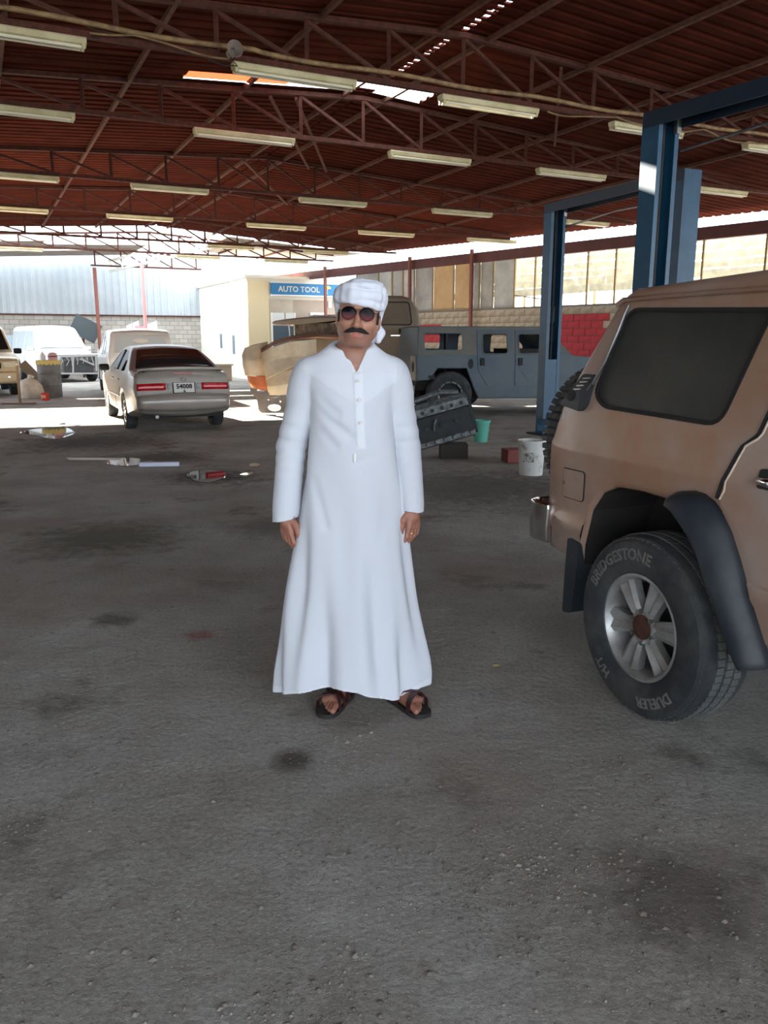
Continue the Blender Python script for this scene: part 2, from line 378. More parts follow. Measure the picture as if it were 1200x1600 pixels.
# red beam over the window strip
b = MB(); b.bar(wp(-17, 4.06, .03), wp(14.5, 4.06, .03), .14, .3); struct(put('trim_3', b, M['redbeam'], bevel=.01), 'dull red steel beam over the window strip')
# window strip
win = sroot('window_1', 'long window strip with grey and tan infill panels')
pan_g = mat('dusty_grey_pane', (176, 174, 168), .5, var=(150, 148, 144), scale=2.2); pan_t = mat('tan_board_pane', (206, 174, 128), .65, var=(190, 156, 112), scale=1.6)
pan_w = mat('pale_grey_pane', (200, 200, 194), .5, var=(168, 170, 166), scale=1.8)
cols = [(560, 592, pan_g), (592, 612, pan_w), (612, 628, pan_g), (628, 645, pan_w), (645, 672, pan_g), (672, 703, pan_t), (703, 731, pan_t), (731, 741, pan_g), (741, 761, pan_g), (761, 793, pan_w)]
for x0, x1, m in cols:
    s0, s1 = wall_s(x0), wall_s(x1)
    b = MB(); b.bar(wp(s0-.03, (SILL+WTOP)/2+.02, -.03+random.uniform(-.008, .008)), wp(s1+.03, (SILL+WTOP)/2+.02, -.03), .02, WTOP-SILL-.06); put('pane', b, m, win)
for x in [560, 592, 612, 628, 645, 672, 703, 731, 741, 761, 793, 823, 858, 900, 941, 995, 1068, 1160, 1290]:
    s = wall_s(x); b = MB(); b.bar(wp(s, SILL+.05, 0), wp(s, WTOP, 0), .045, .045, up=WN); put('mullion', b, M['frame'], win)
b = MB(); b.bar(wp(wall_s(858), 2.62, 0), wp(wall_s(793), 2.86, 0), .03, .03); put('loose_bar', b, M['frame'], win)
# posts standing against the wall
for x in (645, 736, 520):
    b = MB(); b.bar(wp(wall_s(x), 0, .22), wp(wall_s(x), 4.3, .22), .09, .09, up=WN); struct(put('wall_post', b, M['post']), 'red-brown steel post against the block wall')
# cream boards of a canopy outside the open windows
aw = thing('board_canopy', wp(-6, 0, -2.6), 0, 'cream weathered board canopy outside the open window strip', 'canopy')
aw.location = (0, 0, 0)
for r in range(6):
    s = -20.0
    while s < 3.5:
        ln = random.uniform(1.0, 2.4); d = 2.4+r*.12; z_ = 3.10+.245*r
        b = MB(); b.bar(wp(s, z_+random.uniform(-.02, .02), -d), wp(s+ln-.03, z_+random.uniform(-.03, .03), -d), .02, random.choice((.225, .235, .19)), up=(0, 0, 1)); put('board', b, M['cream'], aw); s += ln
for s in (-18, -12, -6, 0, 3):
    b = MB(); b.bar(wp(s, 0, -3.9), wp(s, 4.2, -3.9), .08, .08); put('canopy_post', b, M['frame'], aw)
# added wall out of view on the left, darkens the shed interior
wl_ = sroot('added_wall_left', 'added unseen block wall on the left that darkens the workshop')
b = MB(); b.bar(lt(-4, -7.9, 2.15), lt(24.5, -7.9, 2.15), .2, 4.3); put('blockwork', b, M['block'], wl_)
# ================================================================ vehicle helpers
def smooth_poly(pts, rad):
    """round the corners of a closed 2-D outline; rad = number or list"""
    out = []; n = len(pts)
    for i in range(n):
        p0, p, p1 = Vector(pts[i-1]), Vector(pts[i]), Vector(pts[(i+1) % n]); r = rad[i] if isinstance(rad, (list, tuple)) else rad
        a, b = p0-p, p1-p; la, lb = a.length, b.length
        if r <= 0 or la < 1e-6 or lb < 1e-6: out.append(tuple(p)); continue
        r = min(r, la*.45, lb*.45); q0 = p+a/la*r; q1 = p+b/lb*r
        for k in range(5):
            t = k/4; out.append(tuple(q0*(1-t)**2+p*2*t*(1-t)+q1*t*t))
    return out
def offset_poly(pts, d):
    n = len(pts); ar = sum(pts[i-1][0]*pts[i][1]-pts[i][0]*pts[i-1][1] for i in range(n)); sg = 1 if ar > 0 else -1; out = []
    for i in range(n):
        e0 = (Vector(pts[i])-Vector(pts[i-1])); e1 = (Vector(pts[(i+1) % n])-Vector(pts[i]))
        e0 = e0.normalized() if e0.length > 1e-9 else e1.normalized(); e1 = e1.normalized() if e1.length > 1e-9 else e0
        n0 = Vector((-e0.y, e0.x))*sg; n1 = Vector((-e1.y, e1.x))*sg; m = n0+n1
        m = m/max(.35, m.length_squared/2) if m.length > 1e-6 else n0
        out.append(tuple(Vector(pts[i])+m*d))
    return out
def fill2d(loops, zc=(), uc=()):
    """triangulated flat region bounded by loops, cut at the z and u levels -> verts 2D, faces"""
    bm = bmesh.new(); es = []
    for lp in loops:
        vs = [bm.verts.new((u, 0, z)) for u, z in lp]
        es += [bm.edges.new((vs[i-1], vs[i])) for i in range(len(vs))]
    bmesh.ops.triangle_fill(bm, use_beauty=True, use_dissolve=False, edges=es, normal=(0, -1, 0))
    for z in zc: bmesh.ops.bisect_plane(bm, geom=bm.verts[:]+bm.edges[:]+bm.faces[:], plane_co=(0, 0, z), plane_no=(0, 0, 1))
    for u in uc: bmesh.ops.bisect_plane(bm, geom=bm.verts[:]+bm.edges[:]+bm.faces[:], plane_co=(u, 0, 0), plane_no=(1, 0, 0))
    bm.verts.index_update(); V = [(v.co.x, v.co.z) for v in bm.verts]; F = [tuple(v.index for v in f.verts) for f in bm.faces]; bm.free(); return V, F
def patch(loops, fn, thick=.004, zc=(), uc=()):
    """thin curved sheet: fn(u,z,d) -> xyz; d outward"""
    V, F = fill2d(loops, zc, uc); mb = MB(); mb.add([fn(u, z, thick) for u, z in V], F)
    for lp in loops: # rim wall
        n = len(lp); mb.add([fn(u, z, thick) for u, z in lp]+[fn(u, z, -.002) for u, z in lp], [(k, (k+1) % n, (k+1) % n+n, k+n) for k in range(n)])
    return mb
def weld(mb, dist=1e-4, smooth=35):
    me = bpy.data.meshes.new('shell'); me.from_pydata(mb.v, [], mb.f); bm = bmesh.new(); bm.from_mesh(me)
    bmesh.ops.remove_doubles(bm, verts=bm.verts, dist=dist); bmesh.ops.recalc_face_normals(bm, faces=bm.faces)
    for f in bm.faces: f.smooth = True
    for e in bm.edges:
        if len(e.link_faces) == 2 and e.calc_face_angle(0) > math.radians(smooth): e.smooth = False
    bm.to_mesh(me); bm.free(); return me
def shell(outline, wf, holes=(), r=.03, crown=.04, zc=(), uc=(), ny=8, strip=None, smooth=35):
    """vehicle body skin: both flanks with window holes, plus the strip that joins them over bonnet, roof and tail.
    outline runs counter-clockwise or clockwise as (u,z); strip(i)->bool says which outline edges get skinned across"""
    mb = MB(); n = len(outline); ins = [offset_poly(outline, r*(1-math.sin(a))) for a in (0, math.pi/6, math.pi/3, math.pi/2)]
    dy = [r*(1-math.cos(a)) for a in (0, math.pi/6, math.pi/3, math.pi/2)]
    V, F = fill2d([ins[0]]+[list(h) for h in holes], zc, uc)
    nn = offset_poly(outline, -1.0); nrm = [(Vector(nn[i])-Vector(outline[i])).normalized() for i in range(n)]
    for s in (-1, 1):
        mb.add([(u, s*wf(u, z), z) for u, z in V], F)
        for k in range(3):
            A = [(u, s*(wf(u, z)-dy[k]), z) for u, z in ins[k]]; B = [(u, s*(wf(u, z)-dy[k+1]), z) for u, z in ins[k+1]]
            mb.add(A+B, [(i, (i+1) % n, (i+1) % n+n, i+n) for i in range(n)])
    rows = []
    for i, (u, z) in enumerate(outline):
        w = wf(u, z)-r
        row = []
        for k in range(ny+1):
            q = -1+2*k/ny; c = crown(u, z) if callable(crown) else crown; c *= (1-q*q)
            row.append((u+nrm[i].x*c, q*w, z+nrm[i].y*c))
        rows.append(row)
    for i in range(n):
        j = (i+1) % n
        if strip is not None and not strip(outline[i], outline[j]): continue
        mb.add(rows[i]+rows[j], [(k, k+1, k+ny+2, k+ny+1) for k in range(ny)])
    return weld(mb, 1.5e-4, smooth)
def arch(cx, cz, r, a0, a1, n=12, sx=1.0):
    return [(cx+sx*r*math.cos(math.radians(a0+(a1-a0)*k/n)), cz+r*math.sin(math.radians(a0+(a1-a0)*k/n))) for k in range(n+1)]
def text_mesh(body, size, extrude=.002, fn=None, align='CENTER', bold=0.0):
    c = bpy.data.curves.new('lettering', 'FONT'); c.body = body; c.size = size; c.extrude = extrude; c.align_x = align; c.align_y = 'CENTER'; c.resolution_u = 2; c.offset = bold
    o = bpy.data.objects.new('lettering', c); COL.objects.link(o); dg = bpy.context.evaluated_depsgraph_get(); dg.update()
    me = bpy.data.meshes.new_from_object(o.evaluated_get(dg)); bpy.data.objects.remove(o); bpy.data.curves.remove(c); me.materials.clear()
    if fn:
        for v in me.vertices: v.co = fn(*v.co)
    return me
M['tyre'] = mat('dusty_tyre_rubber', (40, 43, 47), .85, var=(74, 74, 72), scale=7, thr=(.42, .75), bump=.1, bscale=90)
M['tread'] = mat('dusty_tyre_tread', (72, 76, 80), .9, var=(100, 98, 92), scale=10)
M['letter'] = mat('faded_raised_lettering', (104, 102, 98), .85)
M['alloy'] = mat('dusty_alloy', (172, 172, 172), .42, metal=.55, var=(140, 136, 130), scale=8)
M['rust'] = mat('rusty_hub', (96, 56, 42), .8, metal=.3, var=(60, 40, 34), scale=30)
M['darkmetal'] = mat('dark_underbody', (26, 25, 25), .8, var=(44, 40, 36), scale=8)
M['plastic'] = mat('black_trim_plastic', (34, 40, 48), .55, var=(62, 66, 70), scale=5, thr=(.45, .8))
M['chrome'] = mat('chrome', (225, 225, 225), .12, metal=1.0)
M['glassdusty'] = mat('dusty_dark_glass', (47, 49, 47), .38, var=(74, 73, 68), scale=3.0, thr=(.35, .8), spec=.45)
M['glassdark'] = mat('tinted_glass', (38, 34, 36), .12, spec=.6)
def paint(name, rgb, dust=None, sc=2.2, rough=.38, thr=(.4, .7)):
    return mat(name, rgb, rough, metal=.15, var=dust or tuple(int(.88*c) for c in rgb), scale=sc, spec=.5, coat=.25, thr=thr)
def wheel(parent, x, y, z, R, W, side, rim_r, kind='alloy', rot=0.0, detail=1, lettering=None):
    """side = -1: outer face towards -y.  part 'wheel' is the tyre; rim, hub and nuts are its sub-parts"""
    rnd = lambda p: (x+p[0], y+side*p[1], z+p[2])
    def LA(prof, n): # prof (radius, outward offset from centre plane)
        b = MB(); b.lathe([(r, 0) for r, _ in prof], n); b.v = []; b.f = []
        rings = [[rnd((r*math.cos(2*math.pi*k/n), h, r*math.sin(2*math.pi*k/n))) for k in range(n)] for r, h in prof]
        b.loft(rings, False); return b
    n = 56 if detail else 28; h = W/2
    t = LA([(rim_r*.97, -h*.75), (rim_r*1.02, -h*.86), ((R+rim_r)/2, -h*1.0), (R*.93, -h*.94), (R*.985, -h*.78), (R, -h*.5), (R, 0), (R, h*.5), (R*.985, h*.78), (R*.93, h*.94), ((R+rim_r)/2, h*1.0), (rim_r*1.06, h*.9), (rim_r*1.02, h*.84), (rim_r*.97, h*.72)], n)
    tw = put('wheel', t, M['tyre'], parent, smooth=35)
    if detail:
        b = MB(); NT = 72
        for i in range(NT):
            a = 2*math.pi*i/NT
            for j, (o0, o1) in enumerate(((-.86, -.56), (-.5, -.2), (-.14, .14), (.2, .5), (.56, .86))):
                aa = a+(.5 if j % 2 else 0)*2*math.pi/NT; da = 2*math.pi/NT*(.40 if j in (0, 4) else .44); rr = R*1.013-(.012 if j in (0, 4) else 0)
                P = []
                for rad in (R*.97, rr):
                    for (ang, off) in ((aa-da, o0), (aa+da, o0+.04*(1 if j != 2 else 0)), (aa+da, o1), (aa-da, o1-.04)):
                        ra = rad-(.012 if (abs(off) > .8 and rad == rr) else 0); P.append(rnd((ra*math.cos(ang), off*h, ra*math.sin(ang))))
                b.add(P, [(4, 5, 6, 7), (0, 1, 5, 4), (1, 2, 6, 5), (2, 3, 7, 6), (3, 0, 4, 7)])
        put('tread', b, M['tread'], tw)
    if kind == 'alloy':
        b = LA([(rim_r*.9, -h*.6), (rim_r*.88, h*.3), (rim_r*.93, h*.62), (rim_r*1.0, h*.8), (rim_r*1.02, h*.86), (rim_r*.97, h*.87), (rim_r*.93, h*.8), (rim_r*.9, h*.62)], n); put('rim', b, M['alloy'], tw, smooth=40)
        b = LA([(rim_r*.9, -h*.1), (.02, -h*.1)], 30); put('brake_drum', b, M['darkmetal'], tw)
        ns = 6
        for i in range(ns):
            a = rot+2*math.pi*i/ns; ca, sa = math.cos(a), math.sin(a); b = MB(); rings = []
            for q, (rad, wd, off) in enumerate(((.05, .056, .60), (rim_r*.36, .066, .66), (rim_r*.55, .080, .66), (rim_r*.74, .094, .64), (rim_r*.9, .108, .64), (rim_r*.945, .112, .66))):
                dd = .013 if 0 < q < 5 else .004
                sec = [(-wd/2, -.035), (-wd/2, 0), (-wd*.28, dd), (0, -dd*.3), (wd*.28, dd), (wd/2, 0), (wd/2, -.035)]
                rings.append([rnd((ca*rad-sa*s, h*off+d, sa*rad+ca*s)) for s, d in sec])
            b.loft(rings, True); put('spoke', b, M['alloy'], tw, smooth=30)
        b = LA([(.075, h*.45), (.075, h*.66), (.066, h*.7), (.052, h*.7), (.050, h*.6)], 30); put('hub_ring', b, M['alloy'], tw, smooth=40)
        b = LA([(.052, h*.5), (.052, h*.74), (.04, h*.79), (.0001, h*.79)], 24); put('hub', b, M['rust'], tw, smooth=40)
        for i in range(6):
            a = rot+.52+2*math.pi*i/6; b = MB(); c = (.066*math.cos(a), 0, .066*math.sin(a))
            rings = [[rnd((c[0]+.010*math.cos(k*math.pi/3), hh, c[2]+.010*math.sin(k*math.pi/3))) for k in range(6)] for hh in (h*.6, h*.78)]
            b.loft(rings, True); put('lug_nut', b, M['steel'], tw)
    elif kind == 'cover':
        b = LA([(rim_r*.9, -h*.3), (rim_r*.9, h*.5), (rim_r*1.0, h*.84), (rim_r*.96, h*.86), (rim_r*.8, h*.78), (rim_r*.4, h*.84), (.0001, h*.86)], 28); put('rim', b, M['alloy'], tw, smooth=40)
        for i in range(7):
            a = 2*math.pi*i/7; b = MB(); b.bar(rnd((rim_r*.42*math.cos(a), h*.85, rim_r*.42*math.sin(a))), rnd((rim_r*.82*math.cos(a), h*.8, rim_r*.82*math.sin(a))), .03, .012, up=(0, 1, 0)); put('rim_slot', b, M['darkmetal'], tw)
    elif kind == 'beadlock':
        b = LA([(rim_r*.9, -h*.3), (rim_r*.86, h*.3), (rim_r*.9, h*.78), (rim_r*1.02, h*.86)], 28); put('rim', b, M['darkmetal'], tw, smooth=40)
        b = LA([(rim_r*.86, h*.35), (rim_r*.3, h*.2), (.0001, h*.3)], 28); put('hub', b, M['darkmetal'], tw, smooth=40)
        for i in range(12):
            a0 = 2*math.pi*i/12; b = MB(); ring = []
            for k in range(4):
                a = a0+k*.42/3; ring.append(a)
            V = [rnd((rad*math.cos(a), hh, rad*math.sin(a))) for a in ring for rad, hh in ((rim_r*.92, h*.82), (rim_r*1.03, h*.92))]
            b.add(V, [(2*k, 2*k+1, 2*k+3, 2*k+2) for k in range(3)]); o = put('ring_segment', b, M['alloy'], tw); md = o.modifiers.new('t', 'SOLIDIFY'); md.thickness = .012
    if lettering:
        for body, size, cen, rr in lettering:
            def f(px, py, pz):
                a = cen-(px/rr)*1.0; rad = rr+py
                return Vector(rnd((-math.cos(math.pi-a)*rad if side < 0 else -math.cos(a)*rad, h*1.0-.012*abs((rad-(R+rim_r)/2)/((R-rim_r)/2))+pz*1.2, math.sin(a)*rad)))
            me = text_mesh(body, size, .0025, f, bold=.0012); put('sidewall_lettering', me, M['letter'], tw)
    return tw
# ================================================================ tan off-roader on the right
SY = math.radians(22)
s_in = Vector((math.cos(SY), math.sin(SY), 0)); s_fw = Vector((math.sin(SY), -math.cos(SY), 0))
s_c = at_z(990, 982, .375)
suv = thing('off_road_car', Vector((s_c.x, s_c.y, 0))+s_in*.95, math.atan2(s_fw.y, s_fw.x), 'dusty tan off-road car with a broken rear fender flare beside the man', 'car')
TAN = paint('tan_car_paint', (162, 121, 97), (166, 145, 132), 2.4, .36, (.35, .62))
def sw(u, z):
    P = [(.40, .845), (.50, .852), (.615, .862), (.64, .870), (.69, .872), (.70, .866), (.95, .872), (1.035, .876), (1.06, .868), (1.21, .848), (1.70, .735), (1.85, .70)]
    w_ = P[0][1] if z <= P[0][0] else P[-1][1]
    for (a, b), (c, d) in zip(P, P[1:]):
        if a <= z <= c: w_ = b+(d-b)*(z-a)/(c-a); break
    if u < -.55: w_ -= .07*min(1.4, ((-.55-u)/.33))**2.2
    if u > 3.2: w_ -= .09*((u-3.2)/.5)**2
    return w_
def sp_(u, z, d=0.0): return (u, -(sw(u, z)+d), z)
def sp_l(u, z, d=0.0): return (u, sw(u, z)+d, z)
rarch = [(-.50, .50), (-.485, .60), (-.43, .775), (-.355, .868), (-.265, .905), (-.112, .913), (.087, .905), (.22, .872), (.335, .79), (.42, .67), (.47, .53), (.48, .43)]
farch = [(2.50, .43), (2.52, .58), (2.60, .74), (2.72, .85), (2.86, .90), (3.06, .90), (3.20, .85), (3.32, .74), (3.40, .58), (3.42, .50)]
body_o = [(-.84, .50), (-.872, .56), (-.88, .72), (-.872, .95), (-.845, 1.05), (-.76, 1.215), (-.70, 1.32), (-.49, 1.68), (-.455, 1.715), (-.40, 1.738), (.3, 1.765), (1.6, 1.765), (2.0, 1.735), (2.08, 1.69), (2.55, 1.20), (2.62, 1.165), (3.50, 1.10), (3.62, 1.06), (3.66, .98), (3.68, .62), (3.62, .50)]+farch[::-1]+rarch[::-1]
qwin = smooth_poly([(-.40, 1.648), (.352, 1.622), (.352, 1.60), (.255, 1.225), (-.415, 1.240), (-.50, 1.29)], [.06, .05, .02, .06, .04, .05])
rwin = smooth_poly([(.63, 1.625), (1.18, 1.63), (1.18, 1.225), (.545, 1.215)], [.05, .04, .03, .03])
fwin = smooth_poly([(1.30, 1.63), (1.98, 1.63), (2.36, 1.235), (1.30, 1.225)], [.04, .06, .03, .03])
zc = (.58, .615, .64, .69, .70, .8, .95, 1.02, 1.035, 1.06, 1.1, 1.21, 1.3, 1.4, 1.5, 1.6, 1.68); uc = (-.84, -.8, -.75, -.7, -.62, -.55, -.3, 0, .4, .9, 1.5, 2.2, 2.7, 3.2, 3.35, 3.5, 3.6)
bs = shell(body_o, sw, [qwin, rwin, fwin], .028, lambda u, z: .05 if z > 1.6 else .03, zc, uc, strip=lambda a, b: not (a[1] < .93 and b[1] < .93 and -.83 < a[0] < 3.6 and -.83 < b[0] < 3.6))
put('body', bs, TAN, suv)
for nm, lp, tr in (('quarter_window', qwin, 1), ('rear_door_window', rwin, 1), ('front_door_window', fwin, 1)):
    for fn, s in ((sp_, -1), (sp_l, 1)):
        b = patch([offset_poly(lp, -.012)], fn, -.012, zc); o = put(nm, b, M['glassdusty'], suv)
        b = patch([offset_poly(lp, -.010), offset_poly(lp, .006)], fn, .004, zc); put('window_seal', b, M['black'], o)
# pale window reveal strips catching the light along the rear pillar and belt
b = MB(); b.tube([sp_(u, z, .010) for u, z in ((-.545, 1.30), (-.52, 1.335), (-.47, 1.43), (-.43, 1.56), (-.415, 1.63), (-.40, 1.668))], .007, 6); put('pillar_trim', b, M['steel'], suv, smooth=60)
# rain gutter
for s in (-1, 1):
    b = MB(); b.tube([(u, s*(sw(u, 1.69)+.014), z) for u, z in ((-.485, 1.672), (-.44, 1.692), (-.2, 1.695), (.6, 1.697), (1.9, 1.69), (2.02, 1.66), (2.48, 1.21))], .011, 6); put('rain_gutter', b, TAN, suv, smooth=60)
# doors as panels lying a hair proud of the flank
rdoor = [(.455, 1.20), (.395, 1.155), (.345, 1.03), (.315, .955), (.40, .835), (.485, .68), (.535, .50), (1.20, .46), (1.205, 1.68), (.60, 1.685), (.565, 1.62)]
fdoor = [(1.22, .46), (2.40, .46), (2.46, 1.20), (2.02, 1.68), (1.225, 1.685)]
edge_m = mat('pale_door_edge', (206, 190, 172), .5)  # pale line run along the edge of the rear door
for nm, lp, wn in (('rear_door', smooth_poly(rdoor, [.02, .02, .03, .03, .05, .05, .02, .02, .03, .03, .02]), rwin), ('front_door', smooth_poly(fdoor, .03), fwin)):
    for fn in (sp_, sp_l):
        b = patch([lp, offset_poly(wn, -.02)], fn, .007, zc, uc); d = put(nm, b.mesh(nm, 30), TAN, suv)
        if fn is sp_ and nm == 'rear_door':
            b = MB(); b.tube([sp_(u, z, .007) for u, z in ((.60, 1.68), (.565, 1.62), (.51, 1.42), (.462, 1.215), (.447, 1.195), (.40, 1.165), (.38, 1.12), (.345, 1.03), (.342, 1.0), (.322, .965))], .0045, 6); put('door_edge', b, edge_m, d, smooth=60)
            b = MB(); b.tube([sp_(u, z, .003) for u, z in ((.58, 1.68), (.545, 1.62), (.49, 1.42), (.442, 1.21), (.427, 1.195), (.382, 1.16), (.362, 1.12), (.327, 1.03), (.305, .965))], .007, 6); put('door_seam', b, M['black'], d, smooth=60)
        if fn is sp_:
            hu = .50 if nm == 'rear_door' else 1.34
            b = MB(); b.prism(smooth_poly([(hu-.012, 1.10), (hu+.15, 1.10), (hu+.15, 1.035), (hu-.012, 1.035)], .015), -.001, .012, lambda u, v, w_: sp_(u, v, w_+.006)); put('handle_plate', b, M['darkmetal'], d)
            b = MB(); b.tube([sp_(u, z, o_) for u, z, o_ in ((hu, 1.062, .012), (hu+.008, 1.06, .03), (hu+.06, 1.062, .038), (hu+.125, 1.062, .03), (hu+.135, 1.064, .012))], [.012, .015, .016, .015, .012], 10); put('door_handle', b, M['chrome'], d, smooth=60)
# fuel flap
ff = smooth_poly([(-.655, .935), (-.483, .938), (-.49, .803), (-.655, .803)], .018)
b = patch([ff], sp_, .006, (.85, .9), (-.6, -.55)); fo = put('fuel_flap', b.mesh('fuel_flap', 30), TAN, suv)
b = MB(); b.tube([sp_(u, z, .002) for u, z in ff+ff[:1]], .0045, 5); put('flap_seam', b, M['darkmetal'], fo)
b = MB(); b.tube([sp_(-.637, .87, .004), sp_(-.637, .87, .014)], .010, 12); put('lock', b, M['chrome'], fo, smooth=40)
# black vent on the rear pillar
vt = smooth_poly([(-.60, 1.372), (-.765, 1.222), (-.555, 1.205), (-.525, 1.235), (-.515, 1.37)], [.01, .01, .02, .03, .01])
b = patch([vt], sp_, .016, (1.25, 1.3, 1.33)); vo = put('pillar_vent', b, M['plastic'], suv)
for k in range(4):
    z = 1.352-.017*k; u = -.59-.018*k
    b = MB(); b.bar(sp_(u+.005, z, .018), sp_(u+.055, z+.004, .018), .012, .006); put('vent_slat', b, M['steel'], vo)
vh = [(-.665+.036*math.cos(a), 1.272+.026*math.sin(a)) for a in np.linspace(0, 6.28, 17)[:-1]]
b = patch([vh], sp_, .0175); put('vent_hole', b, M['black'], vo)
# tail lamp and reverse lamps behind, bumper
b = MB(); b.box((-.885, -.60, .80), (.03, .16, .12)); put('tail_lamp', b, mat('red_lens', (150, 20, 20), .2), suv, bevel=.01)
b = MB(); b.box((-.885, .60, .80), (.03, .16, .12)); put('tail_lamp', b, bpy.data.materials['red_lens'], suv, bevel=.01)
b = MB(); rings = []
for (u, y) in ((-.80, -.852), (-.90, -.862), (-.965, -.845), (-.995, -.79), (-1.005, -.6), (-1.005, .6), (-.995, .79), (-.965, .845), (-.90, .862), (-.80, .852)):
    iu, iy = (.035 if u < -.93 else 0), (.03*(1 if y < 0 else -1) if u > -.98 else 0)
    rings.append([(u, y, .70), (u-.002, y, .735*0+.73), (u+iu, y+iy, .735), (u+iu, y+iy, .53), (u, y, .535), (u-.004, y*1.004, .62)])
b.loft(rings, True); put('rear_bumper', b, M['chrome'], suv, smooth=50, bevel=.008)
# rear fender flare: only its front half is left
b = MB(); n = 0
oc = [(.09, .935), (.13, .962), (.20, .975), (.25, .972), (.30, .952), (.345, .915), (.39, .861), (.44, .77), (.487, .663), (.535, .56), (.585, .455), (.60, .425)]
ic = [(.075, .905), (.095, .915), (.13, .912), (.17, .895), (.21, .865), (.26, .825), (.312, .765), (.365, .68), (.41, .59), (.455, .505), (.505, .425), (.525, .40)]
rows = []
for (a, c), (e, f) in zip(oc, ic):
    k = min(1.0, (a-.06)/.12)
    rows.append([sp_(a, c, .004), sp_(a-.006, c-.004, .03*k+.006), sp_(a*.6+e*.4, c*.6+f*.4, .068*k+.008), sp_(a*.2+e*.8, c*.2+f*.8, .088*k+.008), sp_(e, f, .084*k+.006), sp_(e-.004, f-.006, .05*k), sp_(e+.01, f, 0.0)])
b.loft(rows, False, False); o = put('fender_flare', b, M['plastic'], suv, smooth=50); md = o.modifiers.new('t', 'SOLIDIFY'); md.thickness = .006
# other flares (front right, left side)
for s in (-1, 1):
    for cx, full in ((2.96, 1), (0, s)):
        if cx == 0 and s == -1: continue
        pts = arch(cx, .42, .50, 0, 180, 18); rows = []
        for (u, z) in pts:
            du, dz = (u-cx)/.5, (z-.42)/.5
            rows.append([(u+du*k, s*(sw(u+du*k, min(1.0, z+dz*k))+d), z+dz*k) for k, d in ((.07, .004), (.065, .03), (.03, .075), (-.02, .085), (-.03, .02))])
        b = MB(); b.loft(rows, False, False); o = put('fender_flare', b, M['plastic'], suv, smooth=50); md = o.modifiers.new('t', 'SOLIDIFY'); md.thickness = .006
# mud flap behind the rear wheel
b = MB(); b.prism(smooth_poly([(-.585, .615), (-.50, .605), (-.50, .50), (-.53, .26), (-.60, .245), (-.595, .45)], .015), .64, .878, lambda u, v, w_: (u, -w_, v)); put('mud_flap', b, M['plastic'], suv)
# wheel housings, frame and suspension
for s in (-1, 1):
    for cx, A in ((0, rarch), (2.96, farch)):
        rows = [[(u, s*(sw(u, max(.5, z))-.012), z), (u, s*.52, z)] for u, z in A]; b = MB(); b.loft(rows, False, False)
        b.add([(A[0][0], s*.52, .43), (A[-1][0], s*.52, .43), (A[-1][0], s*.52, 1.0), (A[0][0], s*.52, 1.0)], [(0, 1, 2, 3)]); put('wheel_housing', b, M['darkmetal'], suv)
b = MB(); b.box((1.35, 0, .50), (4.2, 1.0, .16)); b.box((1.5, 0, .56), (1.9, 1.55, .22)); b.box((3.2, 0, .75), (.8, .95, .5)); b.box((-.6, 0, .56), (.4, 1.4, .12)); put('chassis', b, M['darkmetal'], suv)
for cx in (0, 2.96):
    b = MB(); b.tube([(cx, -.8, .375), (cx, .8, .375)], .055, 12); b.tube([(cx, -.12, .375), (cx, .12, .375)], .15, 16); put('axle', b, M['darkmetal'], suv, smooth=40)
for s in (-1, 1):
    b = MB(); b.tube([(-.10, s*.60, .42), (-.16, s*.55, .86)], .028, 10); put('shock_absorber', b, mat('shock_rust', (110, 76, 58), .7) if s < 0 else bpy.data.materials['shock_rust'], suv)
    b = MB(); b.tube([(.09+.075*math.cos(k*.5), s*.60+.075*math.sin(k*.5), .46+.0048*k) for k in range(76)], .011, 6); put('coil_spring', b, M['darkmetal'], suv, smooth=60)
wl = [('BRIDGESTONE', .066, math.radians(118), .302), ('DUELER', .06, math.radians(-62), .302), ('H/T', .06, math.radians(-128), .302)]
for s in (-1, 1):
    for cx in (0, 2.96): wheel(suv, cx, s*.815, .375, .380, .265, s, .219, 'alloy', rot=.15+cx, detail=1, lettering=wl if s < 0 else None)
# spare wheel on the tailgate
b = MB(); prof = [(.22, -.08), (.30, -.12), (.36, -.11), (.378, -.06), (.378, .06), (.36, .11), (.30, .12), (.22, .08), (.05, .07), (.0001, .07)]
b.lathe([(r, -1.04-h_) for r, h_ in prof], 44, (.04, -.31, 1.02), 'x'); sw_ = put('spare_wheel', b, M['tyre'], suv, smooth=40)
b = MB()
for i in range(60):
    a = 2*math.pi*i/60
    for o0 in (-.085, -.03, .03, .085):
        b.box((-1.0+o0, -.31+.379*math.cos(a), 1.02+.379*math.sin(a)), (.045, .026, .018), Matrix.Rotation(a-math.pi/2, 3, 'X'))
put('tread', b, M['tread'], sw_)
b = MB(); b.box((-.90, -.31, 1.02), (.16, .3, .3)); put('spare_carrier', b, M['darkmetal'], suv)
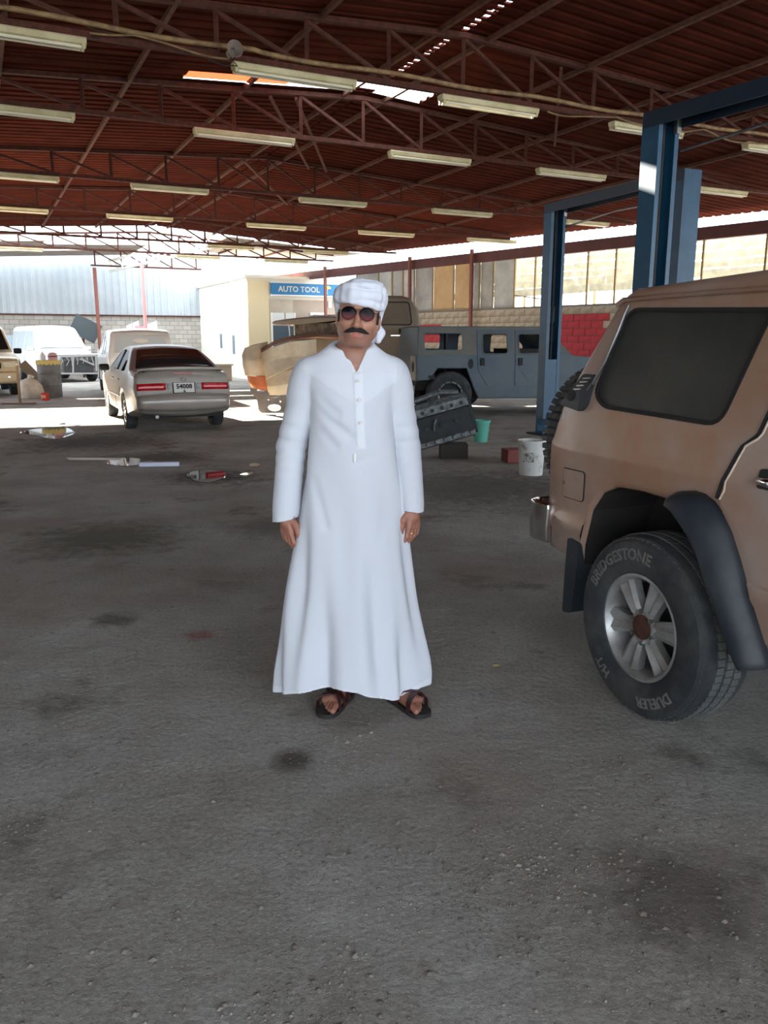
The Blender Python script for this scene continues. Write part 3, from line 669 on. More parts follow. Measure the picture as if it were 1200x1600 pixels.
# front end, screens, mirrors (mostly beyond the frame)
def strip_glass(pts, y0, y1): 
    b = MB(); V = []
    for (u, z, w_) in pts: V += [(u, -w_, z), (u, w_, z)]
    b.add(V, [(0, 1, 3, 2)]); return b
put('windscreen', strip_glass([(2.12+.012, 1.655+.03, .66), (2.53+.02, 1.235+.03, .74)], 0, 0), M['glassdark'], suv)
put('rear_screen', strip_glass([(-.52-.035, 1.64, .62), (-.74-.035, 1.26, .70)], 0, 0), M['glassdusty'], suv)
b = MB(); b.box((3.70, 0, .86), (.05, 1.3, .22)); put('grille', b, M['plastic'], suv, bevel=.02)
for s in (-1, 1):
    b = MB(); b.lathe([(.095, 3.70), (.09, 3.735), (.0001, 3.75)], 20, (0, s*.62, .87), 'x'); put('headlamp', b, M['chrome'], suv, smooth=40)
    b = MB(); b.box((2.30, s*.98, 1.28), (.10, .20, .15)); put('mirror', b, M['plastic'], suv, bevel=.03)
b = MB(); b.box((3.78, 0, .60), (.16, 1.78, .18)); put('front_bumper', b, M['chrome'], suv, bevel=.03)
# ================================================================ the man: one signed-distance body, clothes as its children
def surface_nets(f, xs, ys, zs):
    nx, ny, nz = f.shape; neg = f < 0
    cnt = np.zeros((nx-1, ny-1, nz-1), np.int8); offs = [(i, j, k) for i in (0, 1) for j in (0, 1) for k in (0, 1)]
    for i, j, k in offs: cnt += neg[i:nx-1+i, j:ny-1+j, k:nz-1+k]
    act = (cnt > 0) & (cnt < 8); I, J, Kx = np.nonzero(act); N = len(I)
    idx = -np.ones(act.shape, np.int64); idx[I, J, Kx] = np.arange(N)
    acc = np.zeros((N, 3)); num = np.zeros(N); X = (xs, ys, zs)
    for ax in range(3):
        for a in (0, 1):
            for b in (0, 1):
                o0 = [0, 0, 0]; o = [q for q in range(3) if q != ax]; o0[o[0]] = a; o0[o[1]] = b; o1 = list(o0); o1[ax] = 1
                v0 = f[I+o0[0], J+o0[1], Kx+o0[2]]; v1 = f[I+o1[0], J+o1[1], Kx+o1[2]]; c = (v0 < 0) != (v1 < 0)
                t = np.where(c, v0/np.where(v0 == v1, 1, v0-v1), 0); P = np.zeros((N, 3))
                base = (I, J, Kx)
                for q in range(3):
                    P[:, q] = X[q][base[q]+o0[q]]
                P[:, ax] += t*(X[ax][base[ax]+1]-X[ax][base[ax]])
                acc += P*c[:, None]; num += c
    V = acc/num[:, None]; F = []
    for ax in range(3):
        o = [q for q in range(3) if q != ax]
        sl0 = [slice(None)]*3; sl1 = [slice(None)]*3; sl0[ax] = slice(0, -1); sl1[ax] = slice(1, None)
        c = neg[tuple(sl0)] != neg[tuple(sl1)]; G = np.array(np.nonzero(c)).T; s = neg[tuple(sl0)][c]
        ok = (G[:, o[0]] > 0) & (G[:, o[1]] > 0) & (G[:, o[0]] < f.shape[o[0]]-1) & (G[:, o[1]] < f.shape[o[1]]-1); G = G[ok]; s = s[ok]
        q = []
        for d0, d1 in ((-1, -1), (0, -1), (0, 0), (-1, 0)):
            H = G.copy(); H[:, o[0]] += d0; H[:, o[1]] += d1; q.append(idx[H[:, 0], H[:, 1], H[:, 2]])
        Q = np.stack(q, 1); fl = (~s) if ax != 1 else s; Q[fl] = Q[fl][:, ::-1]; F.append(Q)
    return V, np.concatenate(F)
class Field:
    def __init__(s, xs, ys, zs):
        s.xs, s.ys, s.zs = (np.asarray(a, np.float64) for a in (xs, ys, zs)); s.f = np.full((len(xs), len(ys), len(zs)), .2, np.float32)
    def sub(s, lo, hi):
        sl = []
        for a, l, h in zip((s.xs, s.ys, s.zs), lo, hi):
            i0 = max(0, np.searchsorted(a, l)-1); i1 = min(len(a), np.searchsorted(a, h)+1); sl.append(slice(i0, max(i0, i1)))
        G = np.meshgrid(s.xs[sl[0]], s.ys[sl[1]], s.zs[sl[2]], indexing='ij', sparse=True); return tuple(sl), G
    def put(s, d_fn, lo, hi, k=.01, op='u', pad=.05):
        sl, (x, y, z) = s.sub([a-pad for a in lo], [a+pad for a in hi]); d = d_fn(x, y, z); a = s.f[sl]
        if a.size == 0: return
        if op == 's': d = -d; h = np.clip(.5-.5*(d-a)/k, 0, 1) if k else None; r = (np.maximum(a, d) if not k else a*h+d*(1-h)+k*h*(1-h))
        elif op == 'u': h = np.clip(.5+.5*(d-a)/k, 0, 1) if k else None; r = (np.minimum(a, d) if not k else d*(1-h)+a*h-k*h*(1-h))
        s.f[sl] = r
    def cone(s, a, b, ra, rb, k=.01, op='u', sy=1.0):
        a, b = np.array(a, float), np.array(b, float); ba = b-a; L2 = float(ba@ba)
        def d(x, y, z):
            px, py, pz = x-a[0], (y-a[1]), z-a[2]; t = np.clip((px*ba[0]+py*ba[1]+pz*ba[2])/L2, 0, 1)
            return np.sqrt((px-ba[0]*t)**2+((py-ba[1]*t)/sy)**2+(pz-ba[2]*t)**2)-(ra+(rb-ra)*t)
        r = max(ra, rb)*max(1, sy); s.put(d, np.minimum(a, b)-r, np.maximum(a, b)+r, k, op)
    def chain(s, pts, rad, k=.008, sy=1.0):
        for i in range(len(pts)-1): s.cone(pts[i], pts[i+1], rad[i], rad[i+1], k, sy=sy)
    def ell(s, c, r, k=.01, op='u', R=None):
        c = np.array(c, float); r = np.array(r, float); Rm = np.array(R) if R is not None else np.eye(3)
        def d(x, y, z):
            p = (x-c[0], y-c[1], z-c[2]); q = [Rm[i][0]*p[0]+Rm[i][1]*p[1]+Rm[i][2]*p[2] for i in range(3)]
            k0 = np.sqrt((q[0]/r[0])**2+(q[1]/r[1])**2+(q[2]/r[2])**2); k1 = np.sqrt((q[0]/r[0]**2)**2+(q[1]/r[1]**2)**2+(q[2]/r[2]**2)**2)
            return k0*(k0-1)/np.maximum(k1, 1e-6)
        m = r.max(); s.put(d, c-m, c+m, k, op)
    def mesh(s, name, smooth_it=1):
        V, F = surface_nets(s.f, s.xs, s.ys, s.zs)
        for _ in range(smooth_it):
            acc = np.zeros_like(V); num = np.zeros(len(V))
            for a, b in ((0, 1), (1, 2), (2, 3), (3, 0)):
                np.add.at(acc, F[:, a], V[F[:, b]]); np.add.at(acc, F[:, b], V[F[:, a]]); np.add.at(num, F[:, a], 1); np.add.at(num, F[:, b], 1)
            V = .5*V+.5*acc/np.maximum(num, 1)[:, None]
        me = bpy.data.meshes.new(name); me.vertices.add(len(V)); me.vertices.foreach_set('co', V.astype(np.float32).ravel())
        me.loops.add(F.size); me.polygons.add(len(F)); me.loops.foreach_set('vertex_index', F.astype(np.int32).ravel())
        me.polygons.foreach_set('loop_start', np.arange(0, F.size, 4, dtype=np.int32)); me.polygons.foreach_set('loop_total', np.full(len(F), 4, np.int32))
        me.polygons.foreach_set('use_smooth', np.ones(len(F), bool)); me.update(); me.validate()
        return me, V
def paint_mesh(me, col):
    at = me.color_attributes.new('tint', 'FLOAT_COLOR', 'POINT'); at.data.foreach_set('color', np.concatenate([col, np.ones((len(col), 1))], 1).astype(np.float32).ravel())
def attr_mat(name, rough=.55, sss=0.0, spec=.4, bump=0.0, bscale=200, sheen=0.0):
    m = bpy.data.materials.new(name); m.use_nodes = True; N = m.node_tree.nodes; b = N['Principled BSDF']; a = N.new('ShaderNodeAttribute'); a.attribute_name = 'tint'
    m.node_tree.links.new(a.outputs['Color'], b.inputs['Base Color']); b.inputs['Roughness'].default_value = rough; b.inputs['Specular IOR Level'].default_value = spec
    if sheen: b.inputs['Sheen Weight'].default_value = sheen
    if sss: b.inputs['Subsurface Weight'].default_value = sss; b.inputs['Subsurface Radius'].default_value = (.012, .006, .004); b.inputs['Subsurface Scale'].default_value = .5
    if bump:
        n = N.new('ShaderNodeTexNoise'); n.inputs['Scale'].default_value = bscale; tc = N.new('ShaderNodeTexCoord'); m.node_tree.links.new(tc.outputs['Object'], n.inputs['Vector'])
        bp = N.new('ShaderNodeBump'); bp.inputs['Strength'].default_value = bump; bp.inputs['Distance'].default_value = .004; m.node_tree.links.new(n.outputs['Fac'], bp.inputs['Height']); m.node_tree.links.new(bp.outputs['Normal'], b.inputs['Normal'])
    return m
def mx(*a):
    r = a[0]
    for b in a[1:]: r = np.maximum(r, b)
    return r
def spacing(bands):
    out = [bands[0][0]]
    for a, b, h in bands:
        n = max(1, int(round((b-a)/h))); out += list(a+(b-a)*(np.arange(n)+1)/n)
    return np.array(out)
MAN = Vector((-.13, 3.12, 0))
man = None
# ---- head frame: slight roll towards his left, face turned to the camera; x right in picture, y away, z up
HC = np.array([.031, .045, 1.600]); roll, tilt = math.radians(5), math.radians(-4)
Rr = np.array(Matrix.Rotation(roll, 3, 'Y') @ Matrix.Rotation(tilt, 3, 'X'))
def hp(x, y, z): return HC+Rr@np.array([x, y, z])
fb = Field(spacing([(-.345, .345, .0028)]), spacing([(-.13, .30, .0030)]), spacing([(-.01, .13, .003), (.13, .66, .014), (.66, .90, .0028), (.90, 1.40, .012), (1.40, 1.77, .0026)]))
# skull, jaw, cheeks
fb.ell(hp(0, .012, .042), (.076, .098, .098), .02, R=Rr.T)
fb.ell(hp(0, -.020, -.034), (.060, .071, .076), .035, R=Rr.T)
fb.ell(hp(0, -.064, -.084), (.027, .024, .020), .03, R=Rr.T)
for s in (-1, 1):
    fb.ell(hp(s*.040, -.058, -.022), (.026, .022, .024), .022, R=Rr.T)        # cheek
    fb.cone(hp(s*.058, .01, -.045), hp(s*.026, -.050, -.082), .017, .016, .03) # jaw line
    fb.ell(hp(s*.033, -.092, .012), (.018, .014, .012), .012, 's', R=Rr.T)    # eye socket
    fb.ell(hp(s*.032, -.078, .008), (.0135, .0125, .0105), .004, R=Rr.T)      # eyeball and lids
    fb.cone(hp(s*.012, -.084, .030), hp(s*.050, -.072, .032), .009, .007, .012) # brow ridge
    fb.ell(hp(s*.079, .016, -.005), (.009, .020, .032), .006, R=Rr.T)         # ear
    fb.ell(hp(s*.083, .008, .000), (.006, .010, .016), .004, 's', R=Rr.T)
    fb.ell(hp(s*.0125, -.092, -.034), (.009, .011, .0085), .006, R=Rr.T)      # nostril wing
    fb.ell(hp(s*.006, -.104, -.0415), (.0035, .005, .0025), .002, 's', R=Rr.T)
fb.cone(hp(0, -.084, .018), hp(0, -.105, -.030), .0085, .0115, .010); fb.ell(hp(0, -.108, -.031), (.0115, .010, .010), .008, R=Rr.T)
fb.ell(hp(0, -.082, -.060), (.030, .016, .022), .016, R=Rr.T)                 # muzzle
fb.cone(hp(-.020, -.089, -.0585), hp(.020, -.089, -.0585), .0055, .0055, .006); fb.ell(hp(0, -.094, -.057), (.012, .006, .0045), .004, R=Rr.T)
fb.cone(hp(-.016, -.090, -.0715), hp(.016, -.090, -.0715), .0065, .0065, .006); fb.ell(hp(0, -.094, -.0715), (.014, .006, .006), .005, R=Rr.T)
fb.cone(hp(-.023, -.0955, -.0645), hp(.023, -.0955, -.0645), .0018, .0018, .003, 's')
# neck, trunk, legs (under the robe)
fb.cone((.026, .06, 1.585), (.004, .075, 1.42), .056, .062, .03); fb.cone((.0, .08, 1.43), (0, .085, 1.36), .075, .11, .05)
fb.cone((-.15, .085, 1.39), (.15, .085, 1.39), .052, .052, .05); fb.cone((0, .08, 1.34), (0, .075, 1.0), .115, .105, .05, sy=.85)
fb.cone((-.07, .08, 1.0), (.07, .08, 1.0), .105, .105, .05, sy=.9)
for s, kn, an in ((-1, (-.07, .10, .50), (-.030, .155, .09)), (1, (.10, .10, .50), (.165, .125, .09))):
    fb.chain([(s*.085, .08, .95), kn, (kn[0]*.6+an[0]*.4, kn[1]*.6+an[1]*.4+.015, .34), an], [.085, .055, .055, .036], .02)
# arms
LA_ = [(-.165, .085, 1.385), (-.245, .095, 1.10), (-.268, .055, .845)]; RA_ = [(.165, .085, 1.385), (.222, .10, 1.10), (.246, .055, .865)]
for A in (LA_, RA_): fb.chain(A, [.052, .040, .027], .03)
# hands: backs turned outwards, fingers loosely curled
def hand(wx, wy, wz, s, tip):
    """s=-1 picture-left hand. palm hangs down; knuckles outward (towards s), thumb towards the camera"""
    cp, sp = math.cos(math.radians(42)), math.sin(math.radians(42))
    def q(o, f, d): return (wx+s*(o*cp-f*sp)+tip[0]*d, wy-(f*cp+o*sp)+tip[1]*d, wz-d)          # o outward, f towards camera, d down
    fb.cone(q(0, 0, -.02), q(.002, .0, .03), .026, .027, .012, sy=1.05)
    for i, f in enumerate((.026, .009, -.009, -.026)):
        fb.cone(q(.004, f*.55, .012), q(.006, f, .070), .0145, .0125, .008)
    L = (.040, .045, .042, .033); M_ = (.026, .029, .027, .020)
    for i, f in enumerate((.028, .009, -.010, -.028)):
        c = 1.0-.06*i; p0 = q(.006, f, .070); p1 = q(.002, f*1.02+.003, .070+L[i]); p2 = q(-.014, f*.98+.004, .070+L[i]+M_[i]*.80); p3 = q(-.031, f*.94+.005, .070+L[i]+M_[i]*.92)
        fb.chain([p0, p1, p2, p3], [.0115, .0098, .0088, .0075], .004)
    t0 = q(-.004, .022, .014); t1 = q(-.010, .046, .040); t2 = q(-.014, .050, .070); t3 = q(-.017, .046, .094)
    fb.chain([t0, t1, t2, t3], [.016, .0135, .0110, .0090], .008)
    return q
hq = hand(-.268, .055, .830, -1, (.10, 0)); hq2 = hand(.246, .055, .852, 1, (-.02, 0))
# feet
FEET = [((-.026, .150), (-.120, -.080)), ((.155, .125), (.268, -.030))]
def foot(heel, toe):
    hx, hy = heel; tx, ty = toe; d = np.array([tx-hx, ty-hy]); Lf = np.hypot(*d); d /= Lf; n = np.array([d[1], -d[0]])
    return (lambda a, b, z: (hx+d[0]*a+n[0]*b, hy+d[1]*a+n[1]*b, z)), Lf
for fi, (hl, to) in enumerate(FEET):
    q, Lf = foot(hl, to); big = -1 if fi == 0 else 1         # side of the big toe
    # n points to the walker's ... choose so the big toe lies towards the body's middle line
    bs_ = 1 if (q(0, .01, 0)[0]-q(0, 0, 0)[0])*(1 if fi == 0 else -1) > 0 else -1
    fb.cone(q(.028, 0, .055), q(.05, 0, .10), .034, .034, .02); fb.ell(q(.02, 0, .048), (.033, .036, .026), .015)
    fb.cone(q(.05, 0, .075), q(.16, 0, .046), .034, .026, .02); fb.cone(q(.08, bs_*-.014, .045), q(.165, bs_*-.028, .040), .026, .019, .015); fb.cone(q(.06, bs_*.01, .045), q(.175, bs_*.028, .042), .026, .020, .015)
    for i in range(5):
        b0 = bs_*(.034-.0175*i); a0 = .170-.006*i*i*.5; ln = (.058, .058, .052, .045, .037)[i]; r = (.0135, .0092, .0088, .0082, .0078)[i]
        fb.chain([q(a0, b0*.9, .042), q(a0+ln*.55, b0, .040), q(a0+ln, b0, .031)], [r+.002, r, r], .003)
bme_, BV = fb.mesh('person', 1)
# skin tints: lips, stubble, brows, ears
inv = Rr.T; lp_ = (BV-HC)@inv.T
col = np.tile(np.array(lin((172, 122, 100))), (len(BV), 1)); 
def blend(mask, c): 
    global col
    col = col*(1-mask[:, None])+np.array(lin(c))[None]*mask[:, None]
g = lambda a, b, c, ra, rb, rc: np.clip(1.6*(1-(((lp_[:, 0]-a)/ra)**2+((lp_[:, 1]-b)/rb)**2+((lp_[:, 2]-c)/rc)**2)), 0, 1)
head = BV[:, 2] > 1.43
blend(np.where(head, np.clip((-.030-lp_[:, 2])/.03, 0, 1)*np.clip((.05-lp_[:, 1])/.05, 0, 1)*.45, 0), (132, 96, 84))       # shaved beard shadow
blend(np.where(head, g(0, -.10, -.0715, .020, .03, .0085), 0)*.85, (176, 96, 92)); blend(np.where(head, g(0, -.10, -.0575, .021, .03, .006), 0)*.8, (160, 88, 84))
for s in (-1, 1): blend(np.where(head, g(s*.032, -.085, .034, .024, .04, .006), 0)*.8, (48, 34, 28))
blend(np.where(BV[:, 2] < .9, .55, 0), (150, 98, 84))
blend(np.where(BV[:, 2] < .13, .4, 0), (128, 82, 68))
paint_mesh(bme_, col); bme_.materials.append(attr_mat('skin', .5, .08, .4))
man = put('person', bme_); man.location = MAN
tag(man, 'man in a long white robe, white headwrap and sunglasses standing in the workshop', 'person')
nail_m = mat('finger_nail', (206, 160, 146), .35)

# ---------------------------------------------------------------- white robe (kandura)
fr = Field(spacing([(-.36, .36, .0036)]), spacing([(-.17, .34, .0042)]), spacing([(.03, 1.54, .0046)]))
# silhouette rows: z, left x, right x, front y, back y
ROB = [(.03, -.322, .284, -.100, .285), (.14, -.314, .283, -.092, .275), (.31, -.288, .264, -.080, .258), (.48, -.263, .246, -.072, .240), (.59, -.247, .235, -.066, .228), (.77, -.222, .215, -.058, .212), (.88, -.204, .202, -.056, .205), (.98, -.187, .190, -.056, .196), (1.11, -.170, .181, -.055, .190), (1.21, -.160, .170, -.058, .192), (1.28, -.163, .170, -.056, .195), (1.345, -.182, .186, -.047, .194), (1.395, -.192, .195, -.030, .182), (1.43, -.182, .187, -.012, .170), (1.455, -.158, .165, .000, .158), (1.475, -.125, .133, .008, .150), (1.495, -.096, .106, .012, .145), (1.512, -.078, .090, .014, .142), (1.54, -.070, .084, .016, .140)]
ra = np.array(ROB); zz = fr.zs[None, None, :]
itp = lambda k: np.interp(fr.zs, ra[:, 0], ra[:, k])[None, None, :]
x0, x1, y0, y1 = itp(1), itp(2), itp(3), itp(4); cx, cy, hx, hy = (x0+x1)/2, (y0+y1)/2, (x1-x0)/2, (y1-y0)/2
X, Y = fr.xs[:, None, None], fr.ys[None, :, None]
th = np.arctan2((Y-cy)/hy, (X-cx)/hx); e = 2.35
rho = (np.abs((X-cx)/hx)**e+np.abs((Y-cy)/hy)**e)**(1/e)
low = np.clip((.95-zz)/.75, 0, 1)**1.2
fold = low*(.014*np.cos(5*th+.6+1.2*zz)+.011*np.cos(9*th+1.9-2.2*zz)+.006*np.cos(15*th+.4+3*zz))+.004*np.cos(6*th+9*zz)*np.clip((1.3-zz)/.3, 0, 1)
d0 = (rho-1)*np.minimum(hx, hy)*.93-fold
fr.f = np.broadcast_to(d0, fr.f.shape).astype(np.float32).copy()
# drag folds across the chest and waist
def crease(a, b, r, dep):
    fr.cone((a[0], a[1]+.004, a[2]), (b[0], b[1]+.004, b[2]), r, r*.5, .03, 's')
for sgn, A, R_ in ((-1, LA_, [.068, .056, .054]), (1, RA_, [.066, .055, .046])):
    pts = [np.array(A[0])+[-.005*sgn, 0, .005], np.array(A[1]), np.array(A[2])]
    # finer sleeve chain with wrinkles
    P = []; Rd = []
    for i in range(2):
        for t in np.linspace(0, 1, 17)[(1 if i else 0):]:
            nr = math.exp(-((i+t-1.0)/.38)**2); kk = len(P); P.append(tuple(pts[i]*(1-t)+pts[i+1]*t+np.array([.003*math.sin(kk*1.9+sgn), .0035*math.sin(kk*2.3), 0])*nr)); Rd.append(R_[i]*(1-t)+R_[i+1]*t+.0035*math.sin(kk*2.1+.5)*nr)
    for i in range(len(P)-1): fr.cone(P[i], P[i+1], Rd[i], Rd[i+1], .020 if i < 6 else .005, sy=1.05)
    el = np.array(A[1])
    for k in range(0):
        z_ = el[2]+.11-.052*k; f_ = random.uniform(-.012, .012)
        fr.cone((el[0]+sgn*(-.03-.004*k), el[1]-.046, z_+.012+f_), (el[0]+sgn*.040, el[1]-.030, z_-.022-f_), .010, .006, .016)
    # cuff band a little proud
    w = np.array(A[2]); ax = (np.array(A[2])-np.array(A[1])); ax /= np.linalg.norm(ax)
    fr.cone(w-ax*.002, w+ax*.05, R_[2]-.001, R_[2]-.003, .004, sy=1.05)
for a, b, r in (((-.13, -.052, 1.255), (.0, -.068, 1.16), .010), ((-.12, -.055, 1.30), (-.05, -.066, 1.245), .008), ((.14, -.052, 1.28), (.085, -.066, 1.20), .008), ((-.135, -.05, 1.19), (-.06, -.066, 1.12), .008), ((.12, -.06, 1.09), (.03, -.066, 1.06), .007), ((-.15, -.05, .98), (-.10, -.06, .80), .010), ((.15, -.05, .93), (.12, -.06, .74), .008)):
    crease(a, b, r, 0)
# placket: raised strip with a pointed end
def plk(x, y, z):
    xc = .028+(.042-.028)*(1.44-z)/.3; return mx(np.abs(x-xc)-.018-0*z*y, np.abs(z-1.255)-.145+np.abs(x-xc)*.55*(z < 1.2), (y-.0)*1.0-.02+0*x)
# added as outward offset so that it follows the chest
sl, (px_, py_, pz_) = fr.sub((-.05, -.2, 1.08), (.12, .05, 1.44)); pk = plk(px_, py_, pz_); fr.f[sl] = fr.f[sl]-.0035*np.clip(-pk/.003, 0, 1)
# yoke: doubled cloth above a V seam
sl, (px_, py_, pz_) = fr.sub((-.2, -.2, 1.22), (.2, .05, 1.5)); vz = 1.272+.62*np.abs(px_-.034); fr.f[sl] = fr.f[sl]-.0016*np.clip((pz_-vz)/.004, 0, 1)*(py_ < .06)
# hem line, cuffs, neck opening cut away
hx_ = np.array([-.36, -.318, -.192, -.057, .023, .103, .17, .237, .283, .36]); hz_ = np.array([.052, .055, .082, .108, .096, .062, .046, .052, .078, .09])
hem = np.interp(fr.xs, hx_, hz_)[:, None, None]+.026*np.clip((.06-Y)/.12, 0, 1)+.03*np.clip((Y-.10)/.1, 0, 1)
fr.f = np.maximum(fr.f, (hem-zz)).astype(np.float32)
inner = d0+.012; fr.f = np.where(zz < .34, np.maximum(fr.f, -np.maximum(inner, zz-.33)), fr.f).astype(np.float32)
for A, zc_, sl_ in ((LA_, .812, -.18), (RA_, .846, .10)):
    w = A[2]
    sl, (px_, py_, pz_) = fr.sub((w[0]-.09, w[1]-.13, zc_-.12), (w[0]+.09, w[1]+.13, zc_+.05))
    armf = np.sqrt((px_-w[0])**2+(py_-w[1])**2)-.085
    cut = np.maximum(armf+0*pz_, pz_-(zc_-sl_*(px_-w[0])))
    # keep the skirt of the robe itself
    body_d = np.broadcast_to(d0, fr.f.shape)[sl]
    fr.f[sl] = np.where(body_d < .004, fr.f[sl], np.maximum(fr.f[sl], -cut))
    ho = np.maximum(np.sqrt((px_-w[0])**2+((py_-w[1])/1.05)**2)-(.048 if w[0] < 0 else .040), pz_-(zc_+.04))
    fr.f[sl] = np.where(body_d < .004, fr.f[sl], np.maximum(fr.f[sl], -ho))
# neck hole and front slit
def nh(x, y, z):
    zt = 1.476+.33*(y-.0)+.10*np.abs(x-.008); ring = np.sqrt(((x-.008)/.074)**2+((y-.075)/.068)**2)-1
    return np.where(z > zt, -1.0, 1.0)*np.minimum(np.abs(z-zt), .05)
fr.put(nh, (-.2, -.1, 1.46), (.2, .3, 1.56), .006, 's', pad=0)
fr.put(lambda x, y, z: (np.sqrt(((x-.008)/.068)**2+((y-.075)/.064)**2)-1)*.06+np.clip(1.452-z, 0, 1), (-.1, -.02, 1.44), (.12, .18, 1.56), .006, 's', pad=.01)
fr.put(lambda x, y, z: mx(np.abs(x-.024)-np.clip((z-1.400)*.46, 0, .045), y-.035+0*x, 1.40-z), (-.04, -.1, 1.40), (.09, .03, 1.54), .003, 's', pad=.0)
# open under-collar space behind the slit
rme, RV = fr.mesh('robe', 1)
rc_ = np.tile(np.array(lin((204, 207, 215))), (len(RV), 1)); vz = 1.272+.62*np.abs(RV[:, 0]-.034)
rc_[(RV[:, 2] > vz) & (RV[:, 1] < .06) & (np.abs(RV[:, 0]) < .18)] = lin((211, 214, 222))
xc = .028+(.042-.028)*(1.44-RV[:, 2])/.3; rc_[(np.abs(RV[:, 0]-xc) < .018) & (RV[:, 2] > 1.11) & (RV[:, 1] < .03)] = lin((219, 222, 229))
hemv = np.interp(RV[:, 0], hx_, hz_); rc_[(RV[:, 2] < hemv+.035)] = lin((215, 218, 226))
paint_mesh(rme, rc_); rme.materials.append(attr_mat('white_robe_cotton', .85, 0, .2, .06, 500, .2)); put('robe', rme, None, man)
for (bx, bz, by) in ((.030, 1.372, -.052), (.036, 1.300, -.0665), (.040, 1.213, -.0685)):
    b = MB(); b.lathe([(.0001, -.003), (.005, -.003), (.0058, -.001), (.0058, .002)], 12, (bx, by, bz), 'y'); put('button', b, mat('pearl_button', (214, 206, 198), .3) if bz > 1.35 else bpy.data.materials['pearl_button'], man, smooth=50)
# mobile phone shape showing white through the waist seam is a small flap of cloth
b = MB(); b.box((.018, -.0665, 1.078), (.010, .003, .036)); put('waist_tab', b, M['white'], man, bevel=.002)

# ---------------------------------------------------------------- headwrap
ft = Field(spacing([(-.13, .20, .0026)]), spacing([(-.12, .20, .003)]), spacing([(1.49, 1.775, .0026)]))
def tub(c, r, **k): ft.ell(hp(*c), r, R=Rr.T, **k)
tub((-.004, .018, .080), (.080, .097, .076), k=.01)
# wound bands: tilted rings
def band(zc, rx, ry, tr, tz, slope, ph, k=.010):
    def d(x, y, z):
        p = (x-HC[0], y-HC[1], z-HC[2]); q = [Rr.T[i][0]*p[0]+Rr.T[i][1]*p[1]+Rr.T[i][2]*p[2] for i in range(3)]
        a = np.arctan2(q[1]-.018, q[0]); R0 = rx*ry/np.sqrt((ry*np.cos(a))**2+(rx*np.sin(a))**2)
        rr = np.sqrt(q[0]**2+(q[1]-.018)**2); zz_ = zc+slope*np.cos(a-ph)*.04
        tzz = tz*(1+.18*np.cos(3*a+ph)); w_ = .0025*np.cos(7*a+ph)+.0015*np.cos(17*a)
        return (np.sqrt(((rr-R0-w_)/tr)**2+((q[2]-zz_)/tzz)**2)-1)*min(tr, tz)
    ft.put(d, (-.12, -.12, 1.56), (.2, .2, 1.77), k, 'u', 0)
band(.082, .084, .101, .020, .026, .10, .4, .006); band(.096, .087, .104, .013, .015, -.55, 1.9, .004); band(.068, .088, .104, .012, .014, .50, 2.2, .004); band(.118, .070, .088, .013, .015, .35, -.6, .010)
# the wrap comes down over the sides and nape
for s in (-1, 1):
    ft.cone(hp(s*.086, .03, .068), hp(s*.080, .05, .006), .017, .010, .016); ft.cone(hp(s*.086, .005, .062), hp(s*.082, .018, .026), .012, .007, .012)
ft.ell(hp(0, .085, .03), (.066, .032, .06), .02, R=Rr.T)
# tail end hanging behind his left ear
ft.chain([hp(.070, .085, .0), (.098, .10, 1.575), (.112, .09, 1.548), (.108, .085, 1.520)], [.018, .017, .021, .012], .012)
ft.chain([(.098, .10, 1.56), (.086, .10, 1.525), (.080, .10, 1.515)], [.018, .015, .008], .010)
ft.cone((.121, .066, 1.57), (.113, .068, 1.525), .006, .004, .008, 's')
# keep the face clear
ft.put(lambda x, y, z: np.maximum(np.maximum((z-HC[2])-.042-.09*(x-HC[0])*-1.0-.3*np.clip(np.abs(x-HC[0])-.055, 0, 1)*-3.0, y-.03), np.abs(x-HC[0])-.075+0*z), (-.08, -.13, 1.5), (.14, .03, 1.70), .006, 's', pad=.01)
tme, TVv = ft.mesh('headwrap', 1); tme.materials.append(mat('white_headwrap_cotton', (214, 217, 227), .85, spec=.2)); put('headwrap', tme, None, man)
# hair showing at the temples
for s in (-1, 1):
    b = MB(); rings = []
    for z_, w_ in ((.03, .012), (.016, .013), (.004, .011), (-.008, .007), (-.016, .003)):
        rings.append([tuple(hp(s*(.0765+o_), -.004+f_*w_, z_)) for o_, f_ in ((-.008, -1), (.0015, -.8), (.003, 0), (.0015, .8), (-.008, 1))])
    b.loft(rings, True); put('sideburn', b, mat('black_hair', (22, 17, 16), .6, bump=.5, bscale=260) if s < 0 else bpy.data.materials['black_hair'], man, smooth=60)
# moustache
b = MB(); rings = []
for k in range(25):
    t = -1+2*k/24; a = abs(t); xx = t*.048; zc_ = -.0470-.012*a**1.6+.006*max(0, a-.75)*4*.25; rad = .0105*(1-a**3.0)+.0014; yy = -.1010+.026*a**2
    rings.append([tuple(hp(xx, yy-.006*(1-a*a)*math.cos(q), zc_+rad*.78*math.sin(q)-(0 if a > .08 else .0)+.0015*math.sin(k*2.3)*math.sin(q))) if False else tuple(hp(xx+.0008*math.sin(5*q+k), yy-.0065*math.cos(q)*(1-.5*a), zc_+rad*.85*math.sin(q))) for q in np.linspace(0, 2*math.pi, 13)[:-1]])
b.loft(rings, True); put('moustache', b, bpy.data.materials['black_hair'], man, smooth=60)
